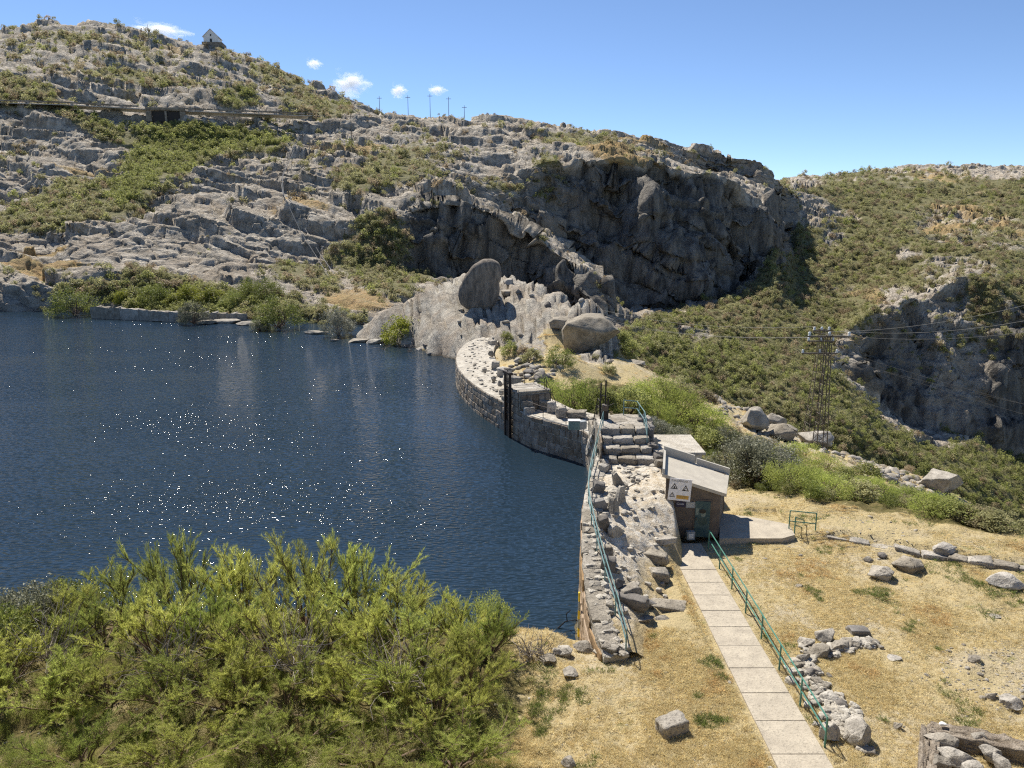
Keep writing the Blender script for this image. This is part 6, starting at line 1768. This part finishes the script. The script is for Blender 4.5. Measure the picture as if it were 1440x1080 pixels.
# rubble on the dam tops
PB2 = [block_mesh('rubble_stone', 970 + i, M['crest' if i else 'granite'], 3, .08, .12) for i in range(3)]
pts = []
for C_, N_, W_2 in ((farC, farN, farW), (nearC, nearN, nearW)):
    for q in range(220):
        i = random.randrange(len(C_) - 1); f = random.uniform(.15, .97)
        if C_ is farC and not (i > len(C_) * .34): f = random.uniform(.6, .97)
        p = C_[i] + N_[i] * (W_2[i] * f); pts.append((p.x, p.y, p.z + .03))
        if C_ is nearC and i > len(C_) * .45 and False: pts.pop()
PP = np.array(pts, dtype=np.float32); NB = len(PP)
sz = r_.uniform(.08, .34, NB)
scatter('dam_rubble', PP, np.stack([sz * 1.3, sz, sz * .6], -1), np.stack([r_.uniform(-.3, .3, NB), r_.uniform(-.3, .3, NB), r_.uniform(0, 6.28, NB)], -1), r_.integers(0, 3, NB), PB2, 'small broken stones strewn over the top of the dam', 'rubble')
# rubble that ties the stone line beside the path and the walkway together
pts = []
for A__, B__, n__, w__ in (((1128,930),(1205,1045),170,.55),((1132,918),(1232,905),110,.45),((1172,985),(1196,1040),70,.6)):
    a3, b3 = hit(*A__), hit(*B__)
    for q in range(n__):
        p = a3.lerp(b3, random.random()); p.x += random.gauss(0, w__ * .5); p.y += random.gauss(0, w__ * .45); pts.append((p.x, p.y, gz(p.x, p.y) + .03, random.uniform(.10, .30)))
for q in range(110):
    y_ = random.uniform(29.5, 41.0); x_ = random.uniform(4.2, 7.9); z_, xi, wn_ = rub_z(x_, y_)
    if x_ > xi + wn_: continue
    pts.append((x_, y_, z_ + .08, random.uniform(.06, .26)))
pts = np.array(pts); NB = len(pts); sz = pts[:, 3]
scatter('rubble', pts[:, :3], np.stack([sz * 1.3, sz, sz * .8], -1), np.stack([r_.uniform(-.3, .3, NB), r_.uniform(-.3, .3, NB), r_.uniform(0, 6.28, NB)], -1), r_.integers(0, 3, NB), PB2, 'broken granite rubble on the dam walkway and along the stone line beside the path', 'rubble')
# broken rocks strewn over the crest and hill ledges
dens = scr2 * (YY > 60) * (YY < 118) * (np.clip(sp, 0, 1) * .05 + blob(X2, Y2, 1100, 600, 130, 18, 20) + blob(X2, Y2, 1260, 665, 90, 14, 25) + blob(X2, Y2, 745, 520, 40, 16, 0)) * (XX > -8)
NB = 420
k = pick(Pn, dens, NB, r_); PP = Pn.reshape(-1, 3)[k].copy(); sz = r_.uniform(.2, .75, NB)
scatter('slope_stones', PP, np.stack([sz, sz * .8, sz * .5], -1), np.stack([r_.uniform(-.3, .3, NB), r_.uniform(-.3, .3, NB), r_.uniform(0, 6.28, NB)], -1), r_.integers(0, 4, NB), PB, 'loose pale stones strewn along the spur and the crest of the slope', 'stones')

# ------------------------------------------------------------------ small clouds, far off
m = bpy.data.materials.new('cloud_vapour'); m.use_nodes = True; nt = m.node_tree; nt.nodes.clear()
out = nt.nodes.new('ShaderNodeOutputMaterial'); pv = nt.nodes.new('ShaderNodeVolumePrincipled')
tc = nt.nodes.new('ShaderNodeTexCoord')
vl = nt.nodes.new('ShaderNodeVectorMath'); vl.operation = 'LENGTH'; nt.links.new(tc.outputs['Object'], vl.inputs[0])
nz = noise(nt, tc.outputs['Object'], 1.7, 6, 0.62)
oi = nt.nodes.new('ShaderNodeObjectInfo')
dn = math_(nt, 'SUBTRACT', math_(nt, 'ADD', math_(nt, 'MULTIPLY', nz, 2.2), -0.62), math_(nt, 'MULTIPLY', vl.outputs['Value'], 0.75))
dn = math_(nt, 'MAXIMUM', dn, 0.0)
nt.links.new(math_(nt, 'MULTIPLY', dn, 0.11), pv.inputs['Density'])
pv.inputs['Color'].default_value = (1, 1, 1, 1); pv.inputs['Anisotropy'].default_value = .3
nt.links.new(pv.outputs[0], out.inputs['Volume'])
for i, (px, py, w, h, lab) in enumerate([(222,42,95,22,'long white cloud just above the left hill ridge'),(492,117,60,34,'largest white puff of cloud left of the skyline poles'),(560,127,26,18,'small cloud puff between the first two skyline poles'),(441,89,26,12,'faint small cloud above and left of the largest puff'),(614,126,30,12,'thin streak of cloud above the third skyline pole')]):
    Y_ = 2600.0; p = atY(px, py, Y_); s_ = Y_ / F
    V, Fc = _ICO[3]
    o = link('cloud', new_mesh('cloud', V, Fc, m), None, p, (0, 0.15, 0), (w * s_ * .52, 45, h * s_ * .62)); tag(o, lab, 'cloud')
# low growth between the brooms on the near bank
bk = (YY > 15.5) & (YY < 33) & (X2 < 700 + (33 - YY) * 2) & (Pn[..., 2] > -2.8)
dens = scr2 * bk * (X2 > -160)
NB = 1300
k = pick(Pn, dens, NB, r_); PP = Pn.reshape(-1, 3)[k].copy()
sz = r_.uniform(.35, .85, NB)
BK = [crown_mesh('bank_plant', 1700 + i, 900, 30, .04, M['broom'], up=1.6, asp=.14, clr=.5) for i in range(3)] + [crown_mesh('bank_plant', 1800 + i, 700, 26, .04, M['straw'], up=1.6, asp=.14, clr=.5) for i in range(1)]
scatter('bank_growth', PP, np.stack([sz, sz, sz * .8], -1), np.stack([np.zeros(NB), np.zeros(NB), r_.uniform(0, 6.28, NB)], -1), r_.integers(0, 4, NB), BK, 'fine green and straw coloured growth between the brooms on the near bank', 'undergrowth')
